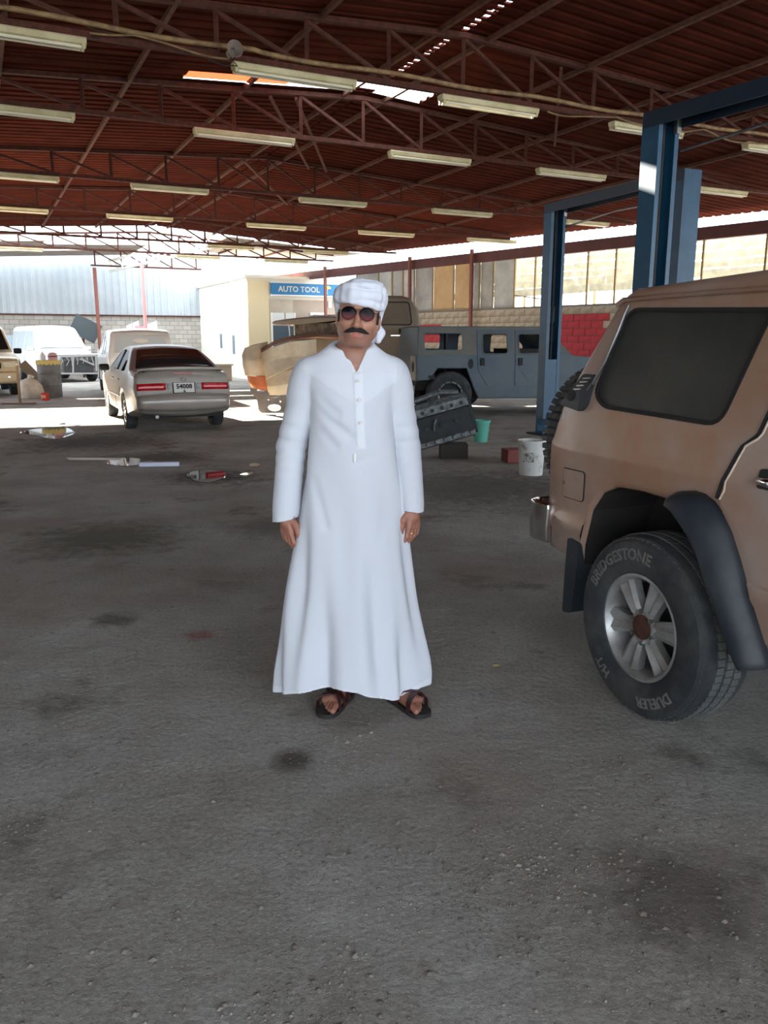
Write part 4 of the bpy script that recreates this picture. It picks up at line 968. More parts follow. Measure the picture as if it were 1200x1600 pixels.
# sunglasses
gl = bpy.data.materials.new('gradient_lens'); gl.use_nodes = True; N = gl.node_tree.nodes; pb = N['Principled BSDF']; pb.inputs['Roughness'].default_value = .15; pb.inputs['Specular IOR Level'].default_value = .07
at_ = N.new('ShaderNodeAttribute'); at_.attribute_name = 'tint'; gl.node_tree.links.new(at_.outputs['Color'], pb.inputs['Base Color'])
fg = mat('dark_metal_frame', (60, 44, 34), .3, metal=.8)
sg = None
for s in (-1, 1):
    sh = []
    for k in range(28):
        a = 2*math.pi*k/28; rx = .0275*(1+.05*math.cos(2*a)); rz = .0235*(1.0 if math.sin(a) > 0 else 1.12); sh.append((rx*math.cos(a)+.003*s*(math.sin(a) < 0)*math.sin(a)*-1, rz*math.sin(a)))
    cxg = s*.0335
    def lp3(u, v, o=0.0): return tuple(hp(cxg+u, -.102+.16*(cxg+u)**2*6-o+.05*abs(v)*.2, .012+v))
    b = MB(); V = [lp3(0, 0, .0015)]; rr = 5
    for q in range(1, rr+1): V += [lp3(u*q/rr, v*q/rr, .0015*(1-q/rr)) for u, v in sh]
    F = [(0, 1+k, 1+(k+1) % 28) for k in range(28)]
    for q in range(rr-1): F += [(1+q*28+k, 1+(q+1)*28+k, 1+(q+1)*28+(k+1) % 28, 1+q*28+(k+1) % 28) for k in range(28)]
    b.add(V, F); me = b.mesh('lens', 80); zz_ = np.array([((np.array(v.co)-HC)@inv.T)[2] for v in me.vertices]); t = np.clip((.012+.004-zz_)/.024, 0, 1)[:, None]
    paint_mesh(me, np.array(lin((8, 8, 11)))*(1-t)+np.array(lin((98, 36, 42)))*t); me.materials.append(gl)
    if sg is None:
        b = MB(); b.tube([tuple(hp(-.0075, -.1045, .020)), tuple(hp(0, -.1075, .022)), tuple(hp(.0075, -.1045, .020))], .0013, 6); b.tube([tuple(hp(-.010, -.1035, .027)), tuple(hp(.010, -.1035, .027))], .0010, 6); sg = put('sunglasses', b, fg, man, smooth=60)
    o = put('lens', me, None, sg); md = o.modifiers.new('t', 'SOLIDIFY'); md.thickness = .0018
    b = MB(); b.tube([lp3(u, v, .0002) for u, v in sh+sh[:1]], .0012, 6); put('lens_rim', b, fg, sg, smooth=60)
    b = MB(); b.tube([tuple(hp(s*.061, -.083, .020)), tuple(hp(s*.074, -.060, .019)), tuple(hp(s*.083, .02, .014))], .0016, 6); put('temple_arm', b, fg, sg, smooth=60)
# ring on his left hand
c = hq2(.004, .009, .098); b = MB(); b.tube([(c[0]+.0115*math.cos(a), c[1]+.0115*math.sin(a), c[2]) for a in np.linspace(0, 2*math.pi, 20)], .0022, 6); put('ring', b, mat('gold', (230, 180, 90), .15, metal=1), man, smooth=60)
# sandals
lea = mat('maroon_sandal_leather', (66, 30, 30), .45, var=(48, 24, 24), scale=20); sol = mat('dark_sandal_sole', (38, 34, 34), .8)
for fi, (hl, to) in enumerate(FEET):
    q, Lf = foot(hl, to); bs_ = 1 if (q(0, .01, 0)[0]-q(0, 0, 0)[0])*(1 if fi == 0 else -1) > 0 else -1
    out = []
    for a, w_ in ((-.02, .018), (-.01, .030), (.03, .040), (.09, .040), (.15, .047), (.20, .050), (.235, .042), (.25, .026), (.257, .008)): out.append((a, w_))
    ol = [(a, w_) for a, w_ in out]+[(a, -w_) for a, w_ in out[::-1]]
    b = MB(); b.prism(smooth_poly(ol, .01), .002, .020, lambda u, v, z: q(u, v, z)); sd_ = put('sandal', b, sol, man)
    def strap(pts, wd, nm):
        b = MB(); rows = []
        for (a, bb, z) in pts: rows.append((a, bb, z))
        rings = []
        for i, (a, bb, z) in enumerate(rows):
            rings.append([q(a-wd/2, bb, z-.002), q(a-wd/2, bb, z+.003), q(a, bb, z+.005), q(a+wd/2, bb, z+.003), q(a+wd/2, bb, z-.002)])
        b.loft(rings, True); put(nm, b, lea, sd_, smooth=60)
    ov = lambda a, h_, w_: [(a, -w_, .018), (a, -w_*.98, .018+h_*.5), (a, -w_*.6, .018+h_*.92), (a, 0, .018+h_), (a, w_*.6, .018+h_*.92), (a, w_*.98, .018+h_*.5), (a, w_, .018)]
    strap([(a_+.02*(bb/.044), bb, z) for a_, bb, z in ov(.172, .062, .052)], .030, 'toe_strap')
    strap([(a_-.035*(bb/.044), bb, z) for a_, bb, z in ov(.150, .068, .050)], .024, 'cross_strap')
    strap(ov(.095, .108, .048), .046, 'instep_strap')
    b = MB(); b.tube([q(.09, .041, .04), q(.03, .042, .062), q(-.012, .02, .066), q(-.02, 0, .067), q(-.012, -.02, .066), q(.03, -.042, .062), q(.09, -.041, .04)], .008, 8, flat=.4); put('heel_strap', b, lea, sd_, smooth=60)
# ================================================================ blue two-post lifts
def lift(A, B, label, H=3.6, dressed=False):
    A, B = Vector((A[0], A[1], 0)), Vector((B[0], B[1], 0)); d = (B-A); L = d.length; rz = math.atan2(d.y, d.x)
    r = thing('car_lift', A, rz, label, 'car lift', 'blue two-post lifts')
    def post(x, s):
        prof = [(0, -.14), (.20, -.14), (.20, -.085), (.185, -.085), (.185, -.125), (.015, -.125), (.015, .125), (.185, .125), (.185, .085), (.20, .085), (.20, .14), (0, .14)]
        b = MB(); b.prism([(x+s*(u-.1), v) for u, v in prof], .02, H, lambda u, v, w_: (u, v, w_)); p = put('post', b, M['bluepaint'], r)
        b = MB(); b.box((x+s*.06, 0, .012), (.55, .48, .024)); put('base_plate', b, M['bluedark'], p)
        b = MB(); b.box((x+s*.02, 0, .75), (.15, .22, .95)); c = put('carriage', b, M['bluepaint'], p, bevel=.01)
        for e in (-1, 1):
            b = MB(); b.bar((x+s*.10, e*.10, .22), (x+s*.75, e*.62, .20), .11, .09); put('lift_arm', b, M['bluepaint'], p)
        b = MB(); b.tube([(x+s*.03, 0, 1.2), (x+s*.03, 0, H-.1)], .022, 10); put('ram', b, M['darkmetal'], p, smooth=40)
        b = MB(); b.box((x+s*.11, .10, H-.12), (.05, .06, .13)); put('pulley_bracket', b, M['steel'], p, bevel=.008)
        return p
    p0 = post(0, 1); post(L, -1)
    b = MB(); b.prism([(-.10, -.02), (-.10, .12), (.10, .12), (.10, -.02), (.09, -.02), (.09, .11), (-.09, .11), (-.09, -.02)], -.09, L+.09, lambda u, v, w_: (w_, u*1.45, H-.11+v)); put('cross_beam', b, M['bluedark'], r)
    b = MB(); b.tube([(.2, .06, H-.35), (L*.5, .05, H-.28), (L-.2, .06, H-.3)], .014, 8); put('safety_bar', b, M['steel'], r, smooth=40)
    if dressed:
        b = MB(); b.box((-.13, .09, 1.93), (.10, .20, .26)); put('control_box', b, mat('grey_control_box', (150, 160, 166), .5), p0, bevel=.015)
        b = MB(); b.box((-.13, .09, 1.62), (.09, .14, .26)); put('motor_box', b, mat('pale_motor_box', (178, 168, 168), .5), p0, bevel=.02)
        b = MB(); b.box((-.15, .09, 1.25), (.13, .2, .4)); put('oil_tank', b, M['black'], p0, bevel=.02)
        b = MB(); b.box((-.105, .02, 2.16), (.008, .09, .12)); put('sticker', b, mat('yellow_sticker', (196, 172, 60), .6), p0)
    return r
lift((2.69, 13.27), (3.81, 10.71), 'blue two-post car lift standing in front of the grey boxy off-roader', dressed=True)
lift((2.61, 8.13), (4.07, 5.74), 'blue two-post car lift towering over the tan car roof')
# ================================================================ grey boxy off-roader behind the engine
hc = at_z(702, 652)
hrz = math.radians(10); hin = Vector((-math.sin(hrz), math.cos(hrz), 0))
hm = thing('boxy_off_roader', Vector((hc.x, hc.y, 0))+hin*1.06, hrz, 'grey-blue boxy military off-roader without glass under repair by the lift', 'car')
HG = mat('grey_blue_primer', (76, 90, 102), .6, var=(92, 100, 102), scale=1.5, thr=(.4, .7)); HT = mat('dusty_olive_grey_top', (108, 106, 98), .65, var=(94, 94, 90), scale=1.6)
def hw(u, z): return 1.0 if z < 1.22 else 1.0-(z-1.22)*.22
ho = [(-.66, .72), (-.68, 1.2), (-.66, 1.24), (-.62, 1.78), (-.58, 1.80), (2.05, 1.80), (2.55, 1.28), (2.62, 1.22), (3.80, 1.12), (3.88, 1.05), (3.88, .70), (3.75, .70)]+[(3.68, .80), (3.56, .98), (2.96, .98), (2.76, .62), (2.68, .36), (.62, .36), (.50, .60), (.36, .97), (-.24, .97), (-.40, .74)]
sidew = smooth_poly([(-.50, 1.655), (.27, 1.655), (.27, 1.34), (-.50, 1.34)], .05); d1w = smooth_poly([(.70, 1.64), (1.20, 1.64), (1.20, 1.27), (.70, 1.27)], .05); d2w = smooth_poly([(1.46, 1.64), (2.0, 1.64), (2.22, 1.40), (2.22, 1.27), (1.46, 1.27)], .05)
put('body', shell(ho, hw, [sidew, d1w, d2w], .025, .01, (.7, 1.0, 1.21, 1.23, 1.5), (), strip=lambda a, b: not (a[1] < .99 and b[1] < .99 and -.65 < a[0] < 3.8 and -.65 < b[0] < 3.8)), HG, hm)
hs = lambda u, z, d=0.0: (u, -(hw(u, z)+d), z)
b = patch([[(-.65, 1.235), (-.60, 1.79), (2.03, 1.79), (2.5, 1.29), (.50, 1.235)], offset_poly(sidew, -.02), offset_poly(d1w, -.02), offset_poly(d2w, -.02)], hs, .004, (1.5,)); put('upper_panel', b, HT, hm)
for nm, lo, wn in (('rear_door', [(.58, 1.73), (1.33, 1.73), (1.33, .62), (.80, .62), (.60, .95), (.58, 1.2)], d1w), ('front_door', [(1.38, 1.73), (2.06, 1.73), (2.36, 1.42), (2.36, .62), (1.38, .62)], d2w)):
    b = patch([smooth_poly(lo, .03), offset_poly(wn, -.015)], hs, .016, (1.22, 1.5)); d = put(nm, b, HG, hm)
    u0 = lo[0][0]+.08; b = MB(); b.box((u0+.02, -1.03, 1.10), (.09, .03, .15)); put('latch_recess', b, M['black'], d, bevel=.01)
    b = patch([smooth_poly([(u0, 1.16), (lo[1][0]-.06, 1.16), (lo[1][0]-.06, .70), (u0+.22, .70), (u0, .95)], .03)], lambda u, z, dd: hs(u, z, dd+.014), .008); put('door_pressing', b, HG, d)
    b = MB(); lp = offset_poly(wn, -.012); b.tube([hs(u, z, .018) for u, z in lp+lp[:1]], .012, 6); put('window_frame', b, HT, d)
for (u, z, rx, rz_) in ((.44, 1.06, .055, .10), (-.02, 0, 0, 0)):
    if rx:
        b = patch([[(u+rx*math.cos(a), z+rz_*math.sin(a)) for a in np.linspace(0, 6.28, 19)[:-1]]], hs, .006); put('air_intake', b, M['black'], hm)
b = MB(); b.box((-.36, -1.005, .80), (.12, .03, .07)); put('side_marker', b, M['black'], hm)
# inside: pillars and bench so that the empty openings read as in the photo
b = MB(); b.bar((-.02, -.78, 1.24), (-.02, -.78, 1.72), .14, .05); put('roll_bar', b, M['black'], hm)
b = MB(); b.box((.35, .05, 1.12), (1.9, 1.7, .16)); b.box((1.75, 0, 1.20), (.5, 1.7, .3)); put('cargo_floor', b, M['darkmetal'], hm)
b = MB(); b.box((1.4, 0, .62), (4.0, 1.3, .2)); put('chassis', b, M['darkmetal'], hm)
# tail: corner panel, lamp, bumper
b = MB(); b.box((-.675, -.70, .98), (.03, .5, .48)); q = put('tail_panel', b, mat('scuffed_grey_panel', (150, 148, 142), .6, var=(112, 116, 120), scale=5), hm, bevel=.01)
b = MB(); b.lathe([(.11, -.692), (.10, -.70), (.0001, -.70)], 18, (0, -.74, 1.0), 'x'); put('lamp_hole', b, M['black'], q)
b = MB(); b.box((-.74, 0, .55), (.14, 1.7, .16)); put('rear_bumper', b, mat('pale_rust_steel', (140, 118, 104), .6), hm, bevel=.01)
for s in (-1, 1):
    for cx in (.02, 3.3): wheel(hm, cx, s*.90, .455, .46, .32, s, .25, 'beadlock', detail=0)
    for cx, A in ((0, ho[-5:]), (3.3, ho[12:17])):
        b = MB(); b.loft([[(u, s*(hw(u, z)-.03), z), (u, s*.55, z)] for u, z in A], False, False); put('wheel_housing', b, M['darkmetal'], hm)
# ================================================================ tan truck with its bonnet up
tk = thing('tan_truck', (.2, 19.6, 0), math.pi, 'dusty tan truck with raised bonnet standing behind the grey off-roader', 'truck')
TK = mat('dusty_tan_truck_paint', (136, 120, 100), .55, var=(122, 106, 88), scale=1.4)
def tw_(u, z): return .95 if z < 1.75 else .95-(z-1.75)*.20
to_ = [(-.62, .70), (-.66, 1.55), (-.62, 1.75), (-.56, 2.20), (-.40, 2.44), (-.22, 2.50), (.45, 2.50), (.70, 2.42), (1.18, 1.76), (1.22, 1.62), (2.30, 1.52), (2.48, 1.40), (2.52, .80), (2.40, .70)]+arch(1.75, .55, .55, 0, 180, 10)+[(1.1, .50), (-.2, .50)]
tkw = smooth_poly([(-.36, 2.36), (.42, 2.36), (.82, 1.88), (-.42, 1.88)], .07)
put('body', shell(to_, tw_, [], .06, .05, (1.0, 1.7, 1.78, 2.1), (), strip=lambda a, b: not (a[1] < 1.12 and b[1] < 1.12 and -.5 < a[0] < 2.45)), TK, tk)
ts = lambda u, z, d=0.0: (u, tw_(u, z)+d, z)
b = patch([tkw], ts, .004, (2.1,)); put('door_window', b, mat('dust_coated_glass', (112, 96, 80), .6, var=(104, 90, 74), scale=2), tk)
b = MB(); lp = offset_poly(tkw, -.012); b.tube([ts(u, z, .004) for u, z in lp+lp[:1]], .014, 6); put('window_seal', b, M['darkmetal'], tk, smooth=60)
b = MB(); b.box((-.10, .965, 1.63), (.30, .03, .035)); put('door_handle', b, M['chrome'], tk, bevel=.01)
b = MB(); b.box((-.18, .962, 1.73), (.10, .02, .11)); put('fuel_cap', b, M['black'], tk, bevel=.01)
b = patch([smooth_poly([(-.48, 1.70), (1.02, 1.70), (1.02, .62), (-.48, .62)], .05)], ts, .010, (1.2,)); put('door', b, TK, tk)
for s in (-1, 1):
    wheel(tk, 1.75, s*.80, .45, .45, .26, s, .24, 'cover', detail=0); wheel(tk, -1.6, s*.80, .45, .45, .26, s, .24, 'cover', detail=0)
b = MB(); b.box((-1.6, 0, .85), (1.9, 1.8, .12)); b.box((-.4, 0, .62), (4.2, .8, .2)); put('flat_bed', b, M['darkmetal'], tk)
rings = []
for u, z, th_ in ((1.25, 2.02, .05), (1.6, 2.03, .10), (2.1, 2.0, .12), (2.5, 1.96, .09), (2.75, 1.92, .02)): rings.append([(u, -.86, z-th_), (u, .86, z-th_), (u, .86, z), (u, .4, z+.05), (u, -.4, z+.05), (u, -.86, z)])
b = MB(); b.loft(rings, True); put('bonnet', b, TK, tk, smooth=40)
b = MB(); b.box((1.75, 0, 1.66), (.95, 1.4, .5))
for k in range(9): b.tube([(1.35+.11*k, .66+.03*math.sin(k*2), 1.48), (1.33+.11*k+.03*math.sin(k), .70, 1.9)], .028, 8)
put('engine', b, mat('grimy_engine', (70, 58, 48), .8, var=(120, 104, 86), scale=9), tk)
b = MB(); b.tube([(2.35, .78, 1.5), (2.38, .80, 1.95)], .018, 8); put('bonnet_stay', b, M['steel'], tk)
b = MB(); b.lathe([(.13, 2.50), (.12, 2.56), (.0001, 2.58)], 20, (0, .68, 1.2), 'x'); put('headlamp', b, M['chrome'], tk, smooth=40)
b = MB(); b.box((2.6, 0, .75), (.12, 1.9, .22)); put('front_bumper', b, M['darkmetal'], tk, bevel=.02)
# ================================================================ scrap front end standing on the floor
sc_ = thing('scrap_front_end', (-2.36, 17.0, 0), 0, 'crumpled tan car front end with a holed bumper dumped on the floor', 'scrap panel')
pk = mat('dusty_pink_tan_panel', (178, 138, 112), .55, var=(150, 112, 90), scale=2.5); cr = mat('cream_primed_panel', (222, 204, 174), .6, var=(196, 172, 140), scale=3); orr = mat('orange_brown_panel', (186, 104, 62), .6)
def sheet_grid(rows, th=.012):
    b = MB(); b.loft([[Vector(p) for p in r] for r in rows], False, False); me = weld(b, 1e-5, 50); return me
def addsheet(nm, rows, m):
    n = 6; R = []
    for i in range(len(rows)-1):
        for k in range(n+(1 if i == len(rows)-2 else 0)):
            t = k/n; t2 = t*t*(3-2*t); R.append([Vector(a)*(1-t2)+Vector(c)*t2 for a, c in zip(rows[i], rows[i+1])])
    o = put(nm, sheet_grid(R), m, sc_); md = o.modifiers.new('t', 'SOLIDIFY'); md.thickness = .012; return o
addsheet('bonnet', [[(-.20, -.05, 1.27), (.05, -.05, 1.42), (.40, 0, 1.53), (.95, .05, 1.60), (1.7, .1, 1.58)], [(-.24, .25, 1.36), (.05, .3, 1.52), (.40, .35, 1.62), (.95, .4, 1.66), (1.7, .45, 1.62)], [(-.3, 1.0, 1.38), (.0, 1.05, 1.5), (.4, 1.1, 1.56), (.95, 1.1, 1.58), (1.7, 1.1, 1.52)]], pk)
addsheet('front_panel', [[(-.20, -.05, 1.27), (.02, -.03, 1.38), (.40, 0, 1.50), (.95, .05, 1.55)], [(-.16, -.14, 1.0), (.06, -.02, 1.12), (.42, .06, 1.18), (.95, .1, 1.22)], [(-.10, -.10, .72), (.10, -.12, .82), (.45, -.10, .98), (.95, .0, 1.05)]], cr)
addsheet('lower_panel', [[(-.12, -.08, .74), (.15, -.10, .86), (.5, -.08, .95), (.95, .0, .98)], [(-.08, -.16, .58), (.15, -.18, .60), (.5, -.16, .66), (.95, -.08, .7)], [(-.05, -.12, .40), (.15, -.15, .40), (.5, -.12, .42), (.95, -.04, .45)]], cr)
addsheet('side_fender', [[(-.62, .10, 1.22), (-.56, .12, 1.37), (-.38, .25, 1.44), (-.10, .35, 1.50)], [(-.60, .05, 1.0), (-.50, .0, 1.10), (-.36, .05, 1.12), (-.15, .12, 1.15)], [(-.56, .08, .80), (-.46, .02, .79), (-.34, .0, .78), (-.15, .05, .78)]], cr)
addsheet('valance', [[(-.53, .10, .79), (-.42, .02, .79), (-.30, .0, .79), (-.12, .05, .79)], [(-.50, .10, .66), (-.40, .02, .62), (-.28, .0, .58), (-.10, .05, .56)], [(-.44, .12, .56), (-.34, .03, .52), (-.26, .0, .50), (-.10, .05, .48)]], orr)
def eh(cx, cz, a, c_): return [(cx+a*math.cos(t), cz+c_*math.sin(t)) for t in np.linspace(0, 2*math.pi, 17)[:-1]]
b = patch([smooth_poly([(-.46, .54), (-.30, .30), (-.28, .10), (-.22, .03), (.9, .02), (.95, .55), (.3, .58), (-.1, .50)], .04), eh(-.21, .50, .085, .035), eh(.07, .42, .12, .065), eh(.36, .42, .10, .06), eh(-.06, .315, .018, .018), eh(.19, .27, .016, .016), eh(.06, .14, .14, .07), eh(.42, .16, .11, .07)],
          lambda u, z, d: (u, -.12+.10*abs(u-.2)**2-d, z), .02); put('bumper', b, mat('grey_brown_plastic', (112, 104, 98), .6, var=(92, 86, 82), scale=4), sc_)
# ================================================================ silver saloon
sd_f = Vector((-.42, .907, 0)).normalized()
sal = thing('silver_saloon', (-3.80, 14.50, 0), math.atan2(sd_f.y, sd_f.x), 'silver saloon seen from behind with boot spoiler and red tail lamps', 'car')
SIL = paint('silver_beige_paint', (166, 156, 146), (152, 143, 134), 1.5, .32)
def aw_(u, z):
    P = [(.2, .80), (.30, .845), (.55, .865), (.75, .868), (.93, .835), (1.0, .80), (1.2, .70), (1.40, .585), (1.6, .5)]
    w_ = P[0][1] if z <= P[0][0] else P[-1][1]
    for (a, b), (c, d) in zip(P, P[1:]):
        if a <= z <= c: w_ = b+(d-b)*(z-a)/(c-a); break
    if u < -.5: w_ -= .10*((-.5-u)/.55)**2.2
    if u > 3.0: w_ -= .14*((u-3.0)/.6)**2
    return w_
so_ = smooth_poly([(-.96, .34), (-1.05, .39), (-1.085, .50), (-1.06, .615), (-1.035, .63), (-1.02, .70), (-.985, .93), (-.93, .99), (-.45, 1.03), (-.05, 1.195), (.32, 1.345), (.62, 1.40), (1.15, 1.425), (1.55, 1.385), (1.9, 1.26), (2.42, .99), (2.55, .95), (3.2, .86), (3.48, .76), (3.60, .62), (3.62, .40), (3.55, .24)], [.02, .03, .05, .01, .01, .03, .04, .05, .08, .1, .12, .1, .15, .12, .1, .05, .05, .1, .08, .05, .05, .02])+arch(2.67, .30, .36, -10, 190, 14)+arch(0, .30, .36, -10, 190, 14)
sgl = smooth_poly([(.02, 1.00), (.22, 1.17), (.55, 1.335), (1.10, 1.365), (1.48, 1.335), (2.16, 1.00)], [.04, .04, .08, .05, .06, .04])
zcs = (.3, .45, .6, .63, .75, .85, .93, 1.0, 1.1, 1.2, 1.3); ucs = (-1, -.9, -.8, -.7, -.55, .4, 1, 1.6, 3.1, 3.3, 3.5)
put('body', shell(so_, aw_, [sgl], .05, lambda u, z: .07 if u < -.9 else (.035 if z > .93 else .06), zcs, ucs, strip=lambda a, b: not (a[1] < .67 and b[1] < .67 and -.5 < a[0] < 3.3 and -.5 < b[0] < 3.3)), SIL, sal)
al = lambda u, z, d=0.0: (u, aw_(u, z)+d, z)
ar = lambda u, z, d=0.0: (u, -aw_(u, z)-d, z)
for fn in (al, ar):
    b = patch([offset_poly(sgl, -.006)], fn, -.006, zcs, ucs); g_ = put('side_window', b, M['glassdark'], sal)
    for u0, u1 in ((1.02, 1.06), (.33, .24)):
        b = MB(); b.bar(fn(u0, 1.0, .002), fn(u1, 1.35 if u0 > .5 else 1.17, .002), .035, .02); put('window_pillar', b, M['black'], g_)
    for pts in (((1.05, 1.0), (1.06, .5), (1.04, .3)), ((.30, 1.0), (.30, .70), (.42, .55)), ((2.20, 1.0), (2.28, .6), (2.26, .3))):
        b = MB(); b.tube([fn(u, z, .001) for u, z in pts], .006, 5); put('door_seam', b, M['darkmetal'], sal)
    for u in (.42, 1.22):
        b = MB(); b.tube([fn(u, .84, .004), fn(u+.02, .842, .025), fn(u+.14, .842, .025), fn(u+.16, .84, .004)], .012, 8); put('door_handle', b, SIL, sal, smooth=50)
    b = MB(); b.tube([fn(-.42, .52, .006), fn(.5, .52, .006)]*0+[fn(u, .55, .004) for u in np.linspace(.42, 2.25, 8)], .014, 6); put('side_moulding', b, SIL, sal)
def across(uz, q0, q1, wk, off, nq=10, crown=.07):
    """curved sheet lying on the cross strip; uz rows, q across -1..1"""
    b = MB(); rows = []
    for i, (u, z) in enumerate(uz):
        a = Vector(uz[min(i+1, len(uz)-1)])-Vector(uz[max(i-1, 0)]); n_ = Vector((-a.y, a.x)).normalized(); r = []
        for k in range(nq+1):
            q = q0+(q1-q0)*k/nq; c = crown*(1-q*q)+off; r.append((u+n_.x*c, q*(aw_(u, z)-.05)*wk, z+n_.y*c))
        rows.append(r)
    b.loft(rows, False, False); return b
def solid(o, t=.006):
    md = o.modifiers.new('t', 'SOLIDIFY'); md.thickness = t; md.offset = 0; return o
solid(put('rear_window', across([(-.43, 1.045), (-.05, 1.20), (.30, 1.345)], -.93, .93, 1.0, .008, 12, .035), M['glassdark'], sal, smooth=60))
solid(put('windscreen', across([(1.58, 1.38), (1.9, 1.265), (2.38, 1.015)], -.93, .93, 1.0, .008, 12, .035), M['glassdark'], sal, smooth=60))
redl = mat('bright_red_lens', (206, 34, 40), .15, var=(150, 20, 28), scale=30, spec=.6)
for s in (-1, 1):
    rl = solid(put('tail_lamp', across([(-1.018, .705), (-1.008, .775), (-1.0, .815)], s*1.02, s*.40, 1.02, .012, 8), redl, sal, smooth=60), .014)
    solid(put('lamp_bar', across([(-1.013, .742), (-1.010, .764)], s*.98, s*.45, 1.02, .021, 8), mat('pink_lens', (240, 120, 120), .2) if s < 0 else bpy.data.materials['pink_lens'], rl), .004)
    solid(put('reverse_lamp', across([(-1.016, .715), (-1.0, .812)], s*.38, s*.29, 1.0, .012, 3), mat('grey_lens', (170, 172, 172), .2) if s < 0 else bpy.data.materials['grey_lens'], sal, smooth=60), .012)
    b = MB(); b.tube([(-1.07, s*.15, .64)]*0+[(-.93, s*.62, 1.0), (-.60, s*.66, 1.025)], .004, 5); put('boot_seam', b, M['darkmetal'], sal)
pl = solid(put('number_plate', across([(-1.03, .655), (-1.0, .815)], -.235, .235, 1.0, .016, 4), mat('white_plate', (218, 216, 204), .45), sal), .01)
def on_plate(px, py, pz): return Vector((-1.108+.1875*py-pz, -px, .735+py))
put('plate_frame', across([(-1.032, .645), (-1.002, .825)], -.26, .26, 1.0, .011, 4), M['darkmetal'], sal)
pk_m = mat('plate_print', (28, 28, 30), .6)
put('plate_text', text_mesh('54008', .105, .0015, lambda x, y, z: on_plate(x, y+.035, z+.013), bold=.003), pk_m, pl); put('plate_letter', text_mesh('A', .06, .0015, lambda x, y, z: on_plate(x, y-.042, z+.013), bold=.002), pk_m, pl)
b = MB(); b.tube([(-1.072, .05*math.cos(a), .885+.026*math.sin(a)) for a in np.linspace(0, 6.28, 25)], .005, 6); b.tube([(-1.070, .05*.45*math.cos(a), .885+.024*math.sin(a)) for a in np.linspace(0, 6.28, 17)], .004, 6); put('badge', b, M['chrome'], sal, smooth=60)
rings = []
for k in range(13):
    q = -1+k/6; y = q*.70; w_ = .10*(1-.25*abs(q)); h_ = .055*(1-abs(q)**4*.7); uu = -.985+.10*q*q
    rings.append([(uu-w_*.55, y, 1.035+.02*(1-q*q)), (uu-w_*.5, y, 1.035+h_*.6+.02*(1-q*q)), (uu, y, 1.03+h_+.02*(1-q*q)), (uu+w_, y, 1.02+h_*.7+.02*(1-q*q)), (uu+w_*1.1, y, 1.0), (uu, y, 1.015)])
b = MB(); b.loft(rings, True); put('boot_spoiler', b, SIL, sal, smooth=50)
b = MB(); b.box((-1.045, 0, .985), (.012, .3, .02)); put('brake_light', b, redl, sal)
solid(put('rear_bumper', across([(-1.045, .40), (-1.08, .46), (-1.09, .53), (-1.055, .615)], -1.04, 1.04, 1.04, .012, 16), SIL, sal, smooth=60), .012)
for s in (-1, 1):
    b = MB(); b.box((2.02, s*.93, 1.01), (.10, .19, .13)); put('door_mirror', b, M['black'], sal, bevel=.035)
    for cx in (0, 2.67):
        wheel(sal, cx, s*.755, .308, .312, .20, s, .20, 'cover', detail=0)
        b = MB(); A = arch(cx, .30, .352, -10, 190, 14); b.loft([[(u, s*(aw_(u, .6)-.06), z), (u, s*.5, z)] for u, z in A], False, False); put('wheel_housing', b, M['darkmetal'], sal)
b = MB(); b.box((1.3, 0, .30), (4.4, 1.3, .12)); b.box((1.3, 0, .40), (1.6, 1.5, .2)); put('underbody', b, M['darkmetal'], sal)
b = MB(); b.tube([(-1.0, .45, .27), (-.7, .45, .27)], .03, 10); put('exhaust', b, M['steel'], sal, smooth=40)
